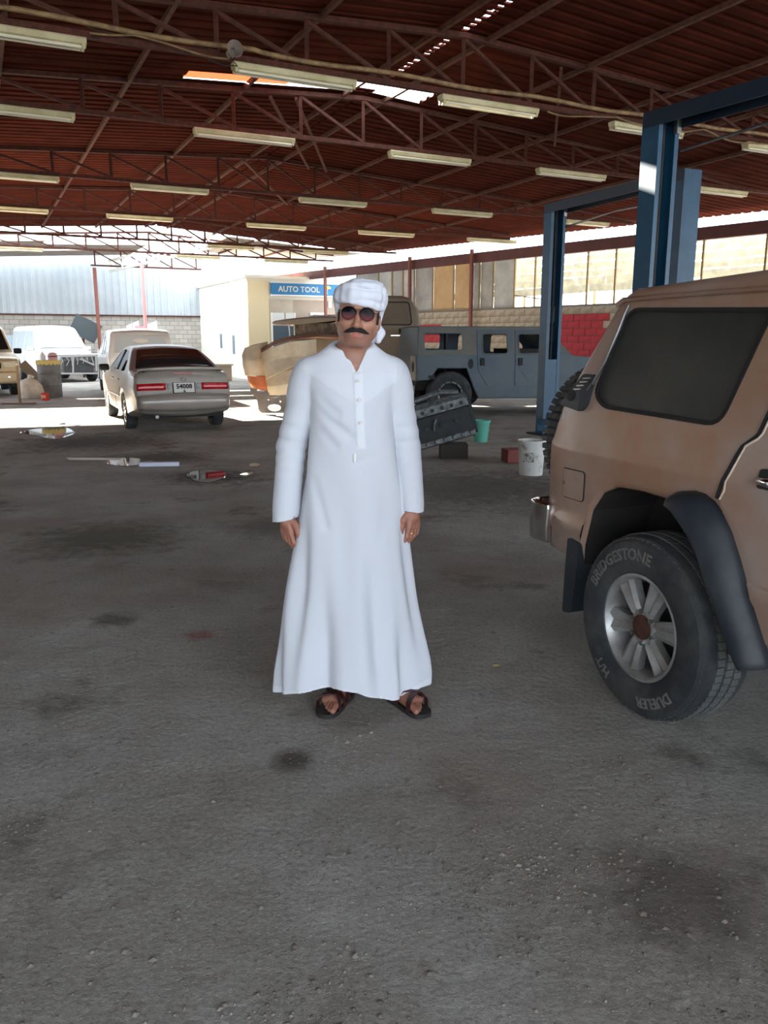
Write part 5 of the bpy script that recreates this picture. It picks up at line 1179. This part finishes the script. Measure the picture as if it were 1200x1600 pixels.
# ================================================================ simple estate-shaped cars in the yard
def estate(name, loc, fwd, label, pm, H=1.88, W=.93, strip_front=False, lamps=True, light_glass=False, rack=False):
    r = thing(name, loc, math.atan2(fwd[1], fwd[0]), label, 'car')
    def ww(u, z):
        w_ = W if z < 1.08 else W-(z-1.08)*.24
        if u < -.7: w_ -= .05*((-.7-u)/.3)**2
        if u > 3.3: w_ -= .12*((u-3.3)/.5)**2
        return w_
    o = smooth_poly([(-1.0, .45), (-1.05, .7), (-1.04, 1.05), (-.92, 1.55), (-.80, H-.06), (-.6, H), (1.4, H), (1.75, H-.08), (2.35, 1.20), (2.45, 1.14), (3.45, 1.06), (3.62, .98), (3.66, .6), (3.6, .45)], [.03, .05, .08, .08, .06, .08, .15, .1, .06, .06, .1, .06, .05, .02])+arch(2.85, .40, .45, -5, 185, 12)+arch(0, .40, .45, -5, 185, 12)
    wins = [smooth_poly(p, .05) for p in ([(-.78, H-.20), (-.15, H-.19), (-.10, 1.16), (-.88, 1.16)], [(-.06, H-.19), (.78, H-.18), (.80, 1.16), (-.02, 1.16)], [(.90, H-.18), (1.55, H-.20), (2.12, 1.17), (.92, 1.16)])]
    put('body', shell(o, ww, wins, .05, .04, (.7, 1.0, 1.08, 1.3, 1.5), (-.9, -.8, 3.4, 3.5), strip=lambda a, b: not (a[1] < .87 and b[1] < .87 and -.95 < a[0] < 3.55)), pm, r)
    gm = bpy.data.materials.get('glare_pale_glass') if light_glass else M['glassdark']
    if gm is None: gm = mat('glare_pale_glass', (190, 200, 206), .15)  # pale tone puts the glare on these windows into the glass colour
    for s in (-1, 1):
        fn = lambda u, z, d=0.0: (u, s*(ww(u, z)+d), z)
        for wn in wins: put('side_window', patch([offset_poly(wn, -.01)], fn, -.008, (1.3, 1.5)), gm, r)
        for u in (-.04, .86):
            b = MB(); b.tube([fn(u, 1.12, .001), fn(u+.03, .6, .001)], .007, 5); put('door_seam', b, M['darkmetal'], r)
        b = MB(); b.box((2.02, s*(W+.12), 1.22), (.11, .22, .16)); put('door_mirror', b, pm if light_glass else M['black'], r, bevel=.04)
        for cx in (0, 2.85):
            wheel(r, cx, s*(W-.14), .37, .375, .25, s, .22, 'cover', detail=0)
            b = MB(); b.loft([[(u, s*(ww(u, .8)-.05), z), (u, s*.5, z)] for u, z in arch(cx, .40, .44, -5, 185, 12)], False, False); put('wheel_housing', b, M['darkmetal'], r)
    def sheet4(P): 
        b = MB(); b.add(P, [(0, 1, 2, 3)]); return b
    w0, w1 = ww(1.8, H-.12)-.10, ww(2.33, 1.24)-.10
    put('windscreen', sheet4([(1.80, -w0, H-.095), (1.80, w0, H-.095), (2.345, w1, 1.235), (2.345, -w1, 1.235)]), gm, r).location.x = .04
    r.children[-1].location.z = .03
    put('rear_window', sheet4([(-.86, -.62, H-.16), (-.86, .62, H-.16), (-1.0, .72, 1.2), (-1.0, -.72, 1.2)]), gm, r).location.x = -.065
    b = MB(); b.box((1.3, 0, .48), (4.4, 1.2, .16)); put('underbody', b, M['darkmetal'], r)
    if strip_front:
        b = MB(); b.box((3.60, 0, .66), (.18, 1.62, .70)); fb_ = put('bare_front', b, mat('grimy_radiator_panel', (96, 94, 92), .8, var=(150, 148, 146), scale=7), r)
        b = MB(); b.box((3.70, .05, .58), (.06, 1.05, .42)); put('radiator', b, mat('dark_radiator', (58, 58, 58), .8, var=(78, 78, 78), scale=14), fb_)
        for (y0, z0, y1, z1) in ((-.75, .34, .8, .31), (-.72, .95, .74, .97), (-.70, .4, -.66, .95), (.68, .4, .70, .95), (-.2, .34, -.15, .95), (.1, .86, .62, .62)):
            b = MB(); b.bar((3.73, y0, z0), (3.73, y1, z1), .05, .06); put('brace_bar', b, mat('pale_bare_metal', (176, 176, 174), .6) if 'pale_bare_metal' not in bpy.data.materials else bpy.data.materials['pale_bare_metal'], fb_)
        for k in range(7):
            b = MB(); b.tube([(3.74, -.6+.19*k, .92), (3.78, -.56+.19*k+.05*math.sin(k*2), .8), (3.75, -.62+.2*k, .66-.05*math.sin(k))], .014, 6); put('loose_wire', b, bpy.data.materials['pale_bare_metal'], fb_, smooth=60)
        b = MB(); b.box((3.72, -.72, .86), (.10, .24, .22)); put('headlamp', b, bpy.data.materials['pale_bare_metal'], r, bevel=.05)
    elif lamps:
        for s in (-1, 1):
            b = MB(); b.box((3.60, s*.66, .87), (.12, .36, .18)); put('headlamp', b, mat('amber_grey_lamp', (214, 206, 176), .2) if 'amber_grey_lamp' not in bpy.data.materials else bpy.data.materials['amber_grey_lamp'], r, bevel=.03)
            b = MB(); b.box((3.72, s*.62, .52), (.05, .26, .13)); q_ = put('fog_lamp', b, M['black'], r, bevel=.02)
            b = MB(); b.lathe([(.045, 3.745), (.03, 3.76), (.0001, 3.762)], 14, (0, s*.62, .52), 'x'); put('fog_lens', b, M['chrome'], q_, smooth=40)
        b = MB(); b.box((3.66, 0, .84), (.05, .9, .16)); put('grille', b, M['darkmetal'], r, bevel=.02)
        b = MB(); b.box((3.68, 0, .52), (.14, 1.72, .34)); put('front_bumper', b, pm, r, bevel=.06)
    if rack:
        b = MB(); b.box((.3, 0, H+.05), (1.9, 1.3, .04)); put('roof_rack', b, M['darkmetal'], r)
    return r
WH = paint('white_car_paint', (232, 232, 232), (222, 222, 220), 1.2); LT = paint('champagne_paint', (206, 184, 146), (196, 172, 132), 1.4)
f = Vector((.66, -.75, 0)).normalized(); e_ = Vector((-11.35, 30.1, 0))-f*3.7
estate('white_estate_car', e_, f, 'white off-road estate stripped of its grille and bumper in the sunny yard', WH, 2.06, .98, strip_front=True, light_glass=True)
f = Vector((.50, -.866, 0)); e_ = Vector((-10.95, 22.2, 0))-f*3.7
estate('champagne_estate_car', e_, f, 'champagne off-road estate parked nose out beside the grey drum', LT, 1.95, .95)
f = Vector((-.38, .925, 0)); e_ = at_z(226, 621)+f*1.0
estate('white_people_carrier', (e_.x, e_.y, 0), f, 'white car parked beyond the silver saloon', WH, 1.80, .93, lamps=True, light_glass=True)
# ================================================================ engine block, buckets and clutter by the off-roader
def rot_thing(o, rx=0, ry=0): o.rotation_euler = (rx, ry, o.rotation_euler[2]); return o
en = thing('engine_block', (.80, 10.55, .19), math.radians(6), 'grimy grey six-cylinder engine block lying tilted on the floor', 'engine'); rot_thing(en, 0, -math.radians(15))
gi = mat('grimy_cast_iron', (40, 42, 44), .65, metal=.2, var=(24, 24, 26), scale=14); gl_ = mat('pale_cast_alloy', (112, 116, 116), .5, metal=.4, var=(66, 68, 68), scale=18)
b = MB(); b.prism(smooth_poly([(-.16, .02), (.16, .02), (.17, .20), (.12, .42), (-.12, .42), (-.17, .20)], .02), -.40, .40, lambda u, v, w_: (w_, u, v)); put('crankcase', b, gi, en, bevel=.006)
b = MB(); b.prism(smooth_poly([(-.13, .42), (.13, .42), (.13, .53), (.08, .58), (-.08, .58), (-.13, .53)], .01), -.41, .41, lambda u, v, w_: (w_, u, v)); hd = put('cylinder_head', b, gl_, en, bevel=.006)
for k in range(6):
    x = -.33+.13*k
    b = MB(); b.tube([(x, -.125, .475), (x, -.140, .475)], .034, 14); put('port_ring', b, gl_, hd, smooth=40)
    b = MB(); b.tube([(x, -.13, .475), (x, -.143, .475)], .024, 14); put('port', b, M['black'], hd, smooth=40)
    b = MB(); b.tube([(x+.065, -.128, .44), (x+.065, -.150, .44)], .011, 6); put('stud', b, gl_, hd)
b = MB(); b.box((0, -.155, .07), (.82, .05, .07))
for k in range(7): b.box((-.36+.12*k, -.19, .075), (.05, .03, .05))
put('sump_rail', b, gl_, en, bevel=.006)
b = MB(); b.prism(smooth_poly([(-.22, .0), (.22, .0), (.24, .25), (.16, .46), (-.16, .46), (-.24, .25)], .04), -.46, -.40, lambda u, v, w_: (w_, u, v)); put('bell_flange', b, gl_, en, bevel=.005)
b = MB(); b.prism(smooth_poly([(-.14, .04), (.14, .04), (.15, .3), (.1, .5), (-.1, .5), (-.15, .3)], .04), .40, .45, lambda u, v, w_: (w_, u, v)); put('timing_cover', b, gi, en, bevel=.005)
b = MB(); b.tube([(-.12, -.172, .22), (-.10, -.19, .30), (-.06, -.172, .36)], .018, 8); put('oil_pipe', b, gl_, en, smooth=50)
for x in (-.2, .0, .2): b = MB(); b.tube([(x, -.163, .27), (x, -.175, .27)], .03, 14); put('core_plug', b, gi, en, smooth=40)
b = MB(); b.tube([(-.30, 0, .58), (-.26, .02, .64), (.1, .03, .66), (.34, 0, .60)], .035, 10); put('intake_pipe', b, gl_, hd, smooth=50)
st = put('timber_chock', MB().box((.92, 10.55, .095), (.36, .3, .19)), mat('dark_timber', (48, 40, 34), .9)); tag(st, 'dark oily timber chock under the raised end of the engine', 'wood block')
def bucket(name, loc, r0, r1, h, m, label, cat='bucket', handle=True):
    o = thing(name, loc, .4, label, cat); b = MB(); b.lathe([(.0001, .0), (r0, .0), (r1, h), (r1+.008, h), (r1+.008, h-.03), (r1+.001, h-.03)], 28); b.lathe([(r1-.006, h), (r0-.006, .012), (.0001, .012)], 28); put('pail', b, m, o, smooth=40)
    if handle:
        b = MB(); b.tube([(r1*math.cos(a)*1.02, -.02-.10*math.sin(a)*1.0, h-.04-.06*math.sin(a)) for a in np.linspace(0, math.pi, 15)], .004, 6); put('handle', b, M['steel'], o, smooth=60)
    return o
p_ = at_z(751, 690); bucket('teal_bucket', p_, .10, .14, .33, mat('teal_plastic', (90, 168, 148), .5), 'teal plastic bucket behind the engine block')
p_ = at_z(829, 741); wb = bucket('white_bucket', p_, .135, .155, .40, mat('dirty_white_plastic', (206, 206, 200), .55, var=(150, 140, 128), scale=9, thr=(.55, .75)), 'dirty white paint bucket near the rear of the tan car')
b = MB(); b.lathe([(.148, .16), (.151, .27)], 10, a0=math.radians(222), a1=math.radians(272)); put('smudged_label', b, mat('faded_print', (110, 112, 104), .7, var=(190, 190, 182), scale=26, thr=(.45, .55)), wb)
wb.children[-1].rotation_euler = (0, 0, -.4)
p_ = at_z(806, 722); rb_ = thing('red_crate', p_, .2, 'dull red crate in the shadow beside the white bucket', 'crate')
b = MB(); b.box((0, 0, .09), (.32, .24, .17)); put('tub', b, mat('dull_red_plastic', (116, 44, 40), .6), rb_, bevel=.01)
for s in (-1, 1): b = MB(); b.box((0, s*.122, .155), (.30, .012, .025)); put('rim_rail', b, bpy.data.materials['dull_red_plastic'], rb_)
# ================================================================ drum and clutter by the champagne car
dr = thing('oil_drum', at_z(80, 620), 0, 'dented grey oil drum with a yellow rag and bottles on its lid', 'drum')
prof = [(.0001, 0), (.30, 0), (.305, .02), (.30, .04), (.30, .30), (.315, .325), (.30, .35), (.30, .62), (.315, .645), (.30, .67), (.30, .96), (.308, .985), (.295, .99), (.28, .97), (.0001, .97)]
b = MB(); b.lathe(prof, 36); put('barrel', b, mat('weathered_grey_steel', (126, 126, 126), .6, var=(98, 98, 98), scale=5), dr, smooth=40)
b = MB(); rings = []
for k in range(24):
    a = math.radians(-150+200*k/23); rings.append([(.312*math.cos(a), .312*math.sin(a), .99), (.318*math.cos(a), .318*math.sin(a), .92-.06*abs(math.sin(k*1.3)))])
b.loft(rings, False, False); o = put('rag_fringe', b, mat('yellow_rag', (206, 184, 110), .9), dr); solid(o, .01)
o = thing('plastic_bottle', Vector(dr.location)+Vector((-.12, -.05, .975)), 0, 'white plastic bottle standing on the grey drum', 'bottle'); b = MB(); b.lathe([(.0001, 0), (.07, 0), (.075, .12), (.05, .19), (.02, .22)], 16); put('flask', b, M['white'], o, smooth=50); b = MB(); b.tube([(0, 0, .22), (0, 0, .25)], .022, 10); put('cap', b, M['steel'], o)
o = thing('paint_tin', Vector(dr.location)+Vector((.14, -.02, .975)), 0, 'pinkish paint tin standing on the grey drum', 'tin'); b = MB(); b.lathe([(.0001, 0), (.12, 0), (.12, .16), (.11, .2), (.06, .23), (.0001, .235)], 20); put('can', b, mat('pink_tin', (190, 150, 150), .5), o, smooth=40); b = MB(); b.lathe([(.124, .10), (.124, .14)], 20); put('band', b, mat('maroon_band', (130, 56, 60), .5), o)
o = thing('red_paint_can', at_z(71, 626), 0, 'small red paint can on the floor before the grey drum', 'tin'); b = MB(); b.lathe([(.0001, 0), (.095, 0), (.095, .19), (.1, .2), (.085, .2), (.08, .185), (.0001, .185)], 20); put('can', b, mat('red_tin', (206, 62, 44), .45), o, smooth=40); b = MB(); b.lathe([(.0965, .07), (.0965, .15)], 10, a0=-2.4, a1=-1.0); put('paper_label', b, mat('pale_label', (226, 170, 150), .6), o)
o = thing('white_sack', at_z(50, 622), 0, 'white stuffed sack slumped between champagne car and grey drum', 'sack')
b = MB(); b.lathe([(.0001, 0), (.25, .0), (.32, .12), (.30, .32), (.22, .46), (.10, .52), (.0001, .53)], 18); me = b.mesh('sack', 60)
for v in me.vertices: v.co.x += .03*math.sin(9*v.co.z+3*v.co.y); v.co.y *= .8
put('bag', me, mat('white_woven_sack', (222, 214, 200), .8, var=(196, 186, 170), scale=6), o)
b = MB(); b.tube([(0, 0, .52), (.03, 0, .60)], [.05, .09], 10); put('tied_neck', b, bpy.data.materials['white_woven_sack'], o, smooth=60)
o = thing('leaning_board', at_z(56, 612), .5, 'brown grey plank leaning beside the champagne car', 'board'); b = MB(); b.bar((-.30, .25, .85), (.35, -.1, .03), .28, .035, up=(0, -1, .3)); put('plank', b, mat('brown_grey_board', (160, 142, 120), .8), o); b = MB(); b.bar((-.18, .19, .69), (-.16, .18, .66), .30, .05, up=(0, -1, .3)); put('cleat', b, bpy.data.materials['brown_grey_board'], o)
o = thing('axle_stand', at_z(32, 632), .1, 'thin rusty T-shaped stand on the floor by the champagne bumper', 'stand'); rm_ = mat('rusty_bar', (132, 110, 90), .8)
b = MB(); b.bar((0, 0, .02), (0, 0, .95), .05, .05); put('upright', b, rm_, o); b = MB(); b.bar((-.45, 0, .02), (.35, .05, .02), .05, .04); put('foot_bar', b, rm_, o)
# ================================================================ puddles, offcut and paper on the floor
wet = mat('standing_water', (46, 42, 38), .03, spec=.9)
def blob(name, px, label, cat, m, z=.004, seed=1):
    rnd = random.Random(seed); P = [at_z(x, y, z) for x, y in px]; c = sum(P, Vector())/len(P); Q = smooth_poly([((p-c).x, (p-c).y) for p in P], .15)
    b = MB(); n = len(Q); b.add([(u, v, 0) for u, v in Q]+[(u*1.02, v*1.02, -z+.0005) for u, v in Q], [tuple(range(n))]+[(k, (k+1) % n, (k+1) % n+n, k+n) for k in range(n)])
    o = put(name, b, m); o.location = c; return tag(o, label, cat)
blob('water_puddle', [(28, 675), (55, 670), (80, 668), (98, 667), (110, 670), (118, 676), (102, 682), (88, 686), (72, 684), (50, 679)], 'puddle shining near the silver saloon rear wheel', 'puddle', wet)
blob('water_puddle', [(88, 662), (104, 660), (122, 661), (128, 664), (112, 665)], 'small puddle touching the larger one by the saloon', 'puddle', wet)
blob('water_puddle', [(165, 722), (178, 716), (205, 715), (232, 718), (247, 722), (215, 727), (190, 728), (172, 726)], 'puddle with shiny edges beside the white offcut strip', 'puddle', wet)
blob('water_puddle', [(290, 742), (300, 736), (330, 733), (352, 736), (352, 746), (330, 754), (308, 753)], 'shallow oily puddle between the offcut strip and the man', 'puddle', wet)
blob('water_puddle', [(372, 742), (384, 738), (398, 737), (392, 742)], 'sliver of water beside the oily puddle', 'puddle', wet)
blob('water_puddle', [(387, 726), (396, 723), (408, 725), (404, 729), (392, 729)], 'tiny round puddle close to the man sleeve', 'puddle', wet)
b = MB(); A_, B_ = at_z(104, 716), at_z(168, 720); b.prism([(0, 0), (.78, -.02), (.74, -.2), (.10, -.17)], .004, .008, lambda u, v, w_: Vector((A_.x+u, A_.y+v*1.0, w_))); tag(put('paper_sheet', b, M['white']), 'flat white paper sheet lying beside the puddle', 'paper')
A_, B_ = at_z(218, 729.5), at_z(280, 728.5); b = MB(); b.bar((A_.x, A_.y, .03), (B_.x, B_.y, .03), .07, .05); tag(put('offcut_strip', b, mat('pale_blue_white_offcut', (206, 208, 226), .6), bevel=.006), 'white square offcut strip lying on the dirt floor', 'strip')
# ================================================================ office block at the back
of = thing('office_block', lt(31.0, 9.62), BA, 'cream office block with blue sign fascia at the back of the yard', 'building')
ow = mat('white_render', (236, 232, 220), .8); oc_ = mat('cream_render', (226, 210, 172), .8); og = mat('greige_render', (176, 160, 144), .8, var=(164, 148, 132), scale=1.2)
b = MB(); b.box((5.5, 3.95, 1.95), (11, 7.7, 3.9)); put('wall', b, ow, of)
b = MB(); b.box((.42, .06, 1.9), (.86, .14, 3.8)); put('corner_pier', b, oc_, of)
b = MB(); b.box((5.8, .08, 1.55), (9.9, .06, 3.1)); put('shop_front', b, og, of)
b = MB(); b.box((1.35, .06, 1.55), (1.0, .08, 3.1)); put('side_panel', b, mat('pale_greige_panel', (196, 184, 166), .8, var=(178, 166, 148), scale=2), of)
sg_ = MB(); sg_.box((4.2, -.06, 3.50), (6.5, .14, .46)); sgo = put('sign', sg_, mat('blue_sign_face', (36, 118, 172), .5), of)
for z in (3.745, 3.255): b = MB(); b.box((4.2, -.07, z), (6.56, .18, .05)); put('sign_edge', b, M['white'], sgo)
lm = mat('cream_sign_letter', (206, 206, 190), .5)
put('sign_text', text_mesh('AUTO TOOL', .30, .006, lambda x, y, z: Vector((2.08+x, -.135-z, 3.49+y)), bold=.006), lm, sgo)
b = MB(); b.tube([(3.28, -.14, 3.33), (3.26, -.14, 3.48), (3.30, -.14, 3.55)], .025, 8); 
put('palm_stem', b, mat('sign_pale_blue', (150, 200, 220), .5), sgo)
for a in (-2.6, -2.0, -1.2, -.4, .3): b = MB(); b.tube([(3.28, -.14, 3.55), (3.28+.10*math.cos(a), -.145, 3.60-.02*a*0+.07*math.sin(-a)), (3.28+.17*math.cos(a), -.14, 3.56+.09*math.sin(-a))], [.03, .03, .01], 8); put('palm_frond', b, mat('sign_yellow_green', (210, 214, 110), .5) if 'sign_yellow_green' not in bpy.data.materials else bpy.data.materials['sign_yellow_green'], sgo)
dd = MB(); dd.box((1.42, .02, 1.05), (.86, .05, 2.1)); do = put('door', dd, mat('slate_blue_door', (66, 84, 96), .5), of)
b = MB(); b.box((1.42, .01, 2.38), (.90, .06, .42)); fo_ = put('fanlight', b, mat('pale_pane', (222, 226, 222), .3), of); b = MB(); b.box((1.50, -.02, 2.38), (.05, .04, .44)); put('glazing_bar', b, og, fo_)
for x in (.94, 1.90): b = MB(); b.box((x, -.0, 1.3), (.07, .10, 2.6)); put('door_jamb', b, ow, of)
for x in (2.95, 4.2): 
    b = MB(); b.box((x, .03, 2.45), (.72, .06, .34)); wo = put('window', b, ow, of); b = MB(); b.box((x, -.005, 2.43), (.52, .03, .20)); put('pane', b, M['glassdark'], wo)
b = MB(); b.box((3.45, .03, 2.95), (.14, .05, .26)); put('vent', b, ow, of)
for y, z, h_ in ((2.1, 1.35, .75), (4.0, 1.5, .6)): b = MB(); b.box((-.015, y, z), (.05, .22, h_)); put('slot_window', b, mat('blue_grey_pane', (120, 140, 152), .3) if 'blue_grey_pane' not in bpy.data.materials else bpy.data.materials['blue_grey_pane'], of)
b = MB(); b.box((5.5, 3.95, 3.95), (11.2, 7.9, .1)); put('parapet', b, ow, of)
# ================================================================ yard wall: block base with corrugated sheeting above
yw = sroot('wall_back', 'grey corrugated yard wall on a concrete block base')
def brick_mat():
    m = bpy.data.materials.new('far_blockwork'); m.use_nodes = True; N = m.node_tree.nodes; K = m.node_tree.links; b_ = N['Principled BSDF']; b_.inputs['Roughness'].default_value = .9
    t = N.new('ShaderNodeTexBrick'); t.inputs['Color1'].default_value = (*lin((176, 170, 160)), 1); t.inputs['Color2'].default_value = (*lin((160, 154, 146)), 1); t.inputs['Mortar'].default_value = (*lin((126, 120, 114)), 1)
    t.inputs['Scale'].default_value = 1.0; t.inputs['Mortar Size'].default_value = .012; t.inputs['Brick Width'].default_value = .4; t.inputs['Row Height'].default_value = .2
    tc = N.new('ShaderNodeTexCoord'); mp = N.new('ShaderNodeMapping'); mp.inputs['Rotation'].default_value = (math.pi/2, 0, 0); K.new(tc.outputs['Object'], mp.inputs['Vector']); K.new(mp.outputs['Vector'], t.inputs['Vector']); K.new(t.outputs['Color'], b_.inputs['Base Color']); return m
o = put('block_base', MB().box((3, .1, 1.3), (44, .2, 2.6)), brick_mat(), yw); o.location = lt(38.6, 0); o.rotation_euler = (0, 0, BA)
b = MB(); V = []; n = 0; xs_ = []
x = -19.0
while x < 25: xs_ += [(x, 0), (x+.11, 0), (x+.15, -.035), (x+.26, -.035)]; x += .30
V = [(a, h_, z) for a, h_ in xs_ for z in (2.6, 5.3)]; b.add(V, [(2*i, 2*i+1, 2*i+3, 2*i+2) for i in range(len(xs_)-1)])
o = put('corrugated_sheet', b, mat('grey_blue_sheet', (172, 178, 182), .5, var=(154, 162, 168), scale=.6), yw); o.location = lt(38.55, 0); o.rotation_euler = (0, 0, BA)
b = MB(); b.box((3, -.05, 2.62), (44, .12, .06)); o = put('capping_rail', b, M['truss'], yw); o.location = lt(38.6, 0); o.rotation_euler = (0, 0, BA)
# slender red-and-white posts at the open end of the shed
pw = mat('pink_faded_post', (206, 150, 146), .6)
for (px, l_, lab) in ((174, 35.4, 'thin red-brown steel post before the yard wall'), (244, 32.4, 'thin faded pink steel post holding up the lattice girder')):
    k = (px-600)/FPX*1.02; t_ = (LV.x*l_-k*LV.y*l_)/(k*TV.y-TV.x); o = thing('steel_post', lt(l_, t_), BA, lab, 'post'); b = MB(); b.tube([(0, 0, 0), (0, 0, 4.4)], .07, 12); put('shaft', b, pw if px > 200 else M['post'], o, smooth=40); b = MB(); b.box((0, 0, .01), (.3, .3, .02)); put('base_plate', b, M['truss'], o)
# white lattice girder hanging askew in the roof opening
gd = thing('lattice_girder', (0, 0, 0), 0, 'white sunlit lattice girder hanging askew in the broken roof', 'girder')
gw = mat('white_girder_paint', (236, 234, 226), .5); G0 = at_z(172, 424, 4.35); G1 = at_z(335, 386, 4.62)
gd.location = (G0.x, G0.y, 0); dG = G1-G0; z0 = G0.z; hgt = .42
for nm, dz in (('bottom_chord', 0), ('top_chord', hgt)):
    b = MB(); b.bar((0, 0, z0+dz), (dG.x, dG.y, z0+dG.z+dz), .09, .08); put(nm, b, gw, gd)
nG = 18
for k in range(nG):
    a = Vector((dG.x*k/nG, dG.y*k/nG, z0+dG.z*k/nG)); c = Vector((dG.x*(k+.7)/nG, dG.y*(k+.7)/nG, z0+dG.z*(k+.7)/nG)); b = MB(); b.bar(a+Vector((0, 0, hgt)), c, .05, .05); put('lattice_bar', b, gw, gd)
# ================================================================ clutter before the yard wall
o = thing('dark_board', at_z(158, 596)+LV*3.6, .2, 'dark grey board propped behind the stripped white car', 'board'); b = MB(); b.box((0, 0, 2.0), (1.1, .06, .8), Matrix.Rotation(math.radians(28), 3, 'Y')); put('panel', b, mat('charcoal_board', (74, 82, 84), .7), o); b = MB(); b.bar((-.2, .05, .0), (-.1, .05, 1.9), .08, .08); put('prop', b, M['truss'], o)
o = thing('sheet_stack', at_z(14, 604)+LV*1.5, 0, 'grey blue sheet leaning against the block base', 'sheet'); 
for k in range(2): b = MB(); b.box((-.6+.4*k, .1*k, .85), (.8, .05, 1.7), Matrix.Rotation(math.radians(-12), 3, 'X')); put('sheet', b, mat('slate_sheet', (132, 148, 158), .6) if 'slate_sheet' not in bpy.data.materials else bpy.data.materials['slate_sheet'], o)
o = thing('cloth_bundle', at_z(176, 592)+LV*2.2, 0, 'white cloth bundle with a pink stripe beside the stripped white car', 'bundle')
b = MB(); b.lathe([(.0001, 0), (.75, 0), (.8, .5), (.75, .95), (.4, 1.15), (.0001, 1.2)], 18); me = b.mesh('b', 60)
for v in me.vertices: v.co.x += .06*math.sin(5*v.co.z+4*v.co.y); v.co.y *= .7
put('bale', me, mat('grey_white_cloth', (206, 206, 208), .85), o); b = MB(); b.lathe([(.82, .84), (.83, .92)], 18); put('stripe', b, mat('pink_stripe', (220, 90, 120), .7), o)
for px, lab, m_ in ((212, 'white advertising flag behind the white car', M['white']), (225, 'small pink flag between the two white flags', mat('pink_flag', (232, 150, 156), .8)), (240, 'white pennant flag next to the pink flag', M['white'])):
    p_ = at_z(px, 592); o = thing('small_flag', p_, 0, lab, 'flag'); b = MB(); b.tube([(0, 0, 0), (0, 0, 2.3)], .02, 8); put('pole', b, M['steel'], o); b = MB(); b.prism([(-.22, 1.65), (.26, 1.75), (.26, 2.3 if px != 225 else 2.05), (-.22, 2.1)], -.01, .01, lambda u, v, w_: (u, w_+.03*math.sin(8*u), v)); put('cloth', b, m_, o)
o = thing('concrete_kerb_box', at_z(368, 595)-TV*.6, BA, 'low beige concrete box at the foot of the office wall', 'box'); b = MB(); b.box((0, 0, .3), (.8, .5, .6)); put('block', b, mat('beige_concrete', (186, 170, 148), .9), o, bevel=.02); b = MB(); b.box((0, 0, .62), (.9, .6, .05)); put('lid', b, bpy.data.materials['beige_concrete'], o)

# one dry leaf on the floor
lf = at_z(775, 1041); b = MB(); b.add([(-.018, 0, .002), (-.006, -.006, .004), (.016, -.002, .003), (.004, .007, .006)], [(0, 1, 2, 3)]); o = put('dry_leaf', b, mat('yellow_leaf', (196, 178, 60), .7)); o.location = (lf.x, lf.y, .001); solid(o, .0015); tag(o, 'small dry yellow leaf on the dirt between man and tan car', 'leaf')
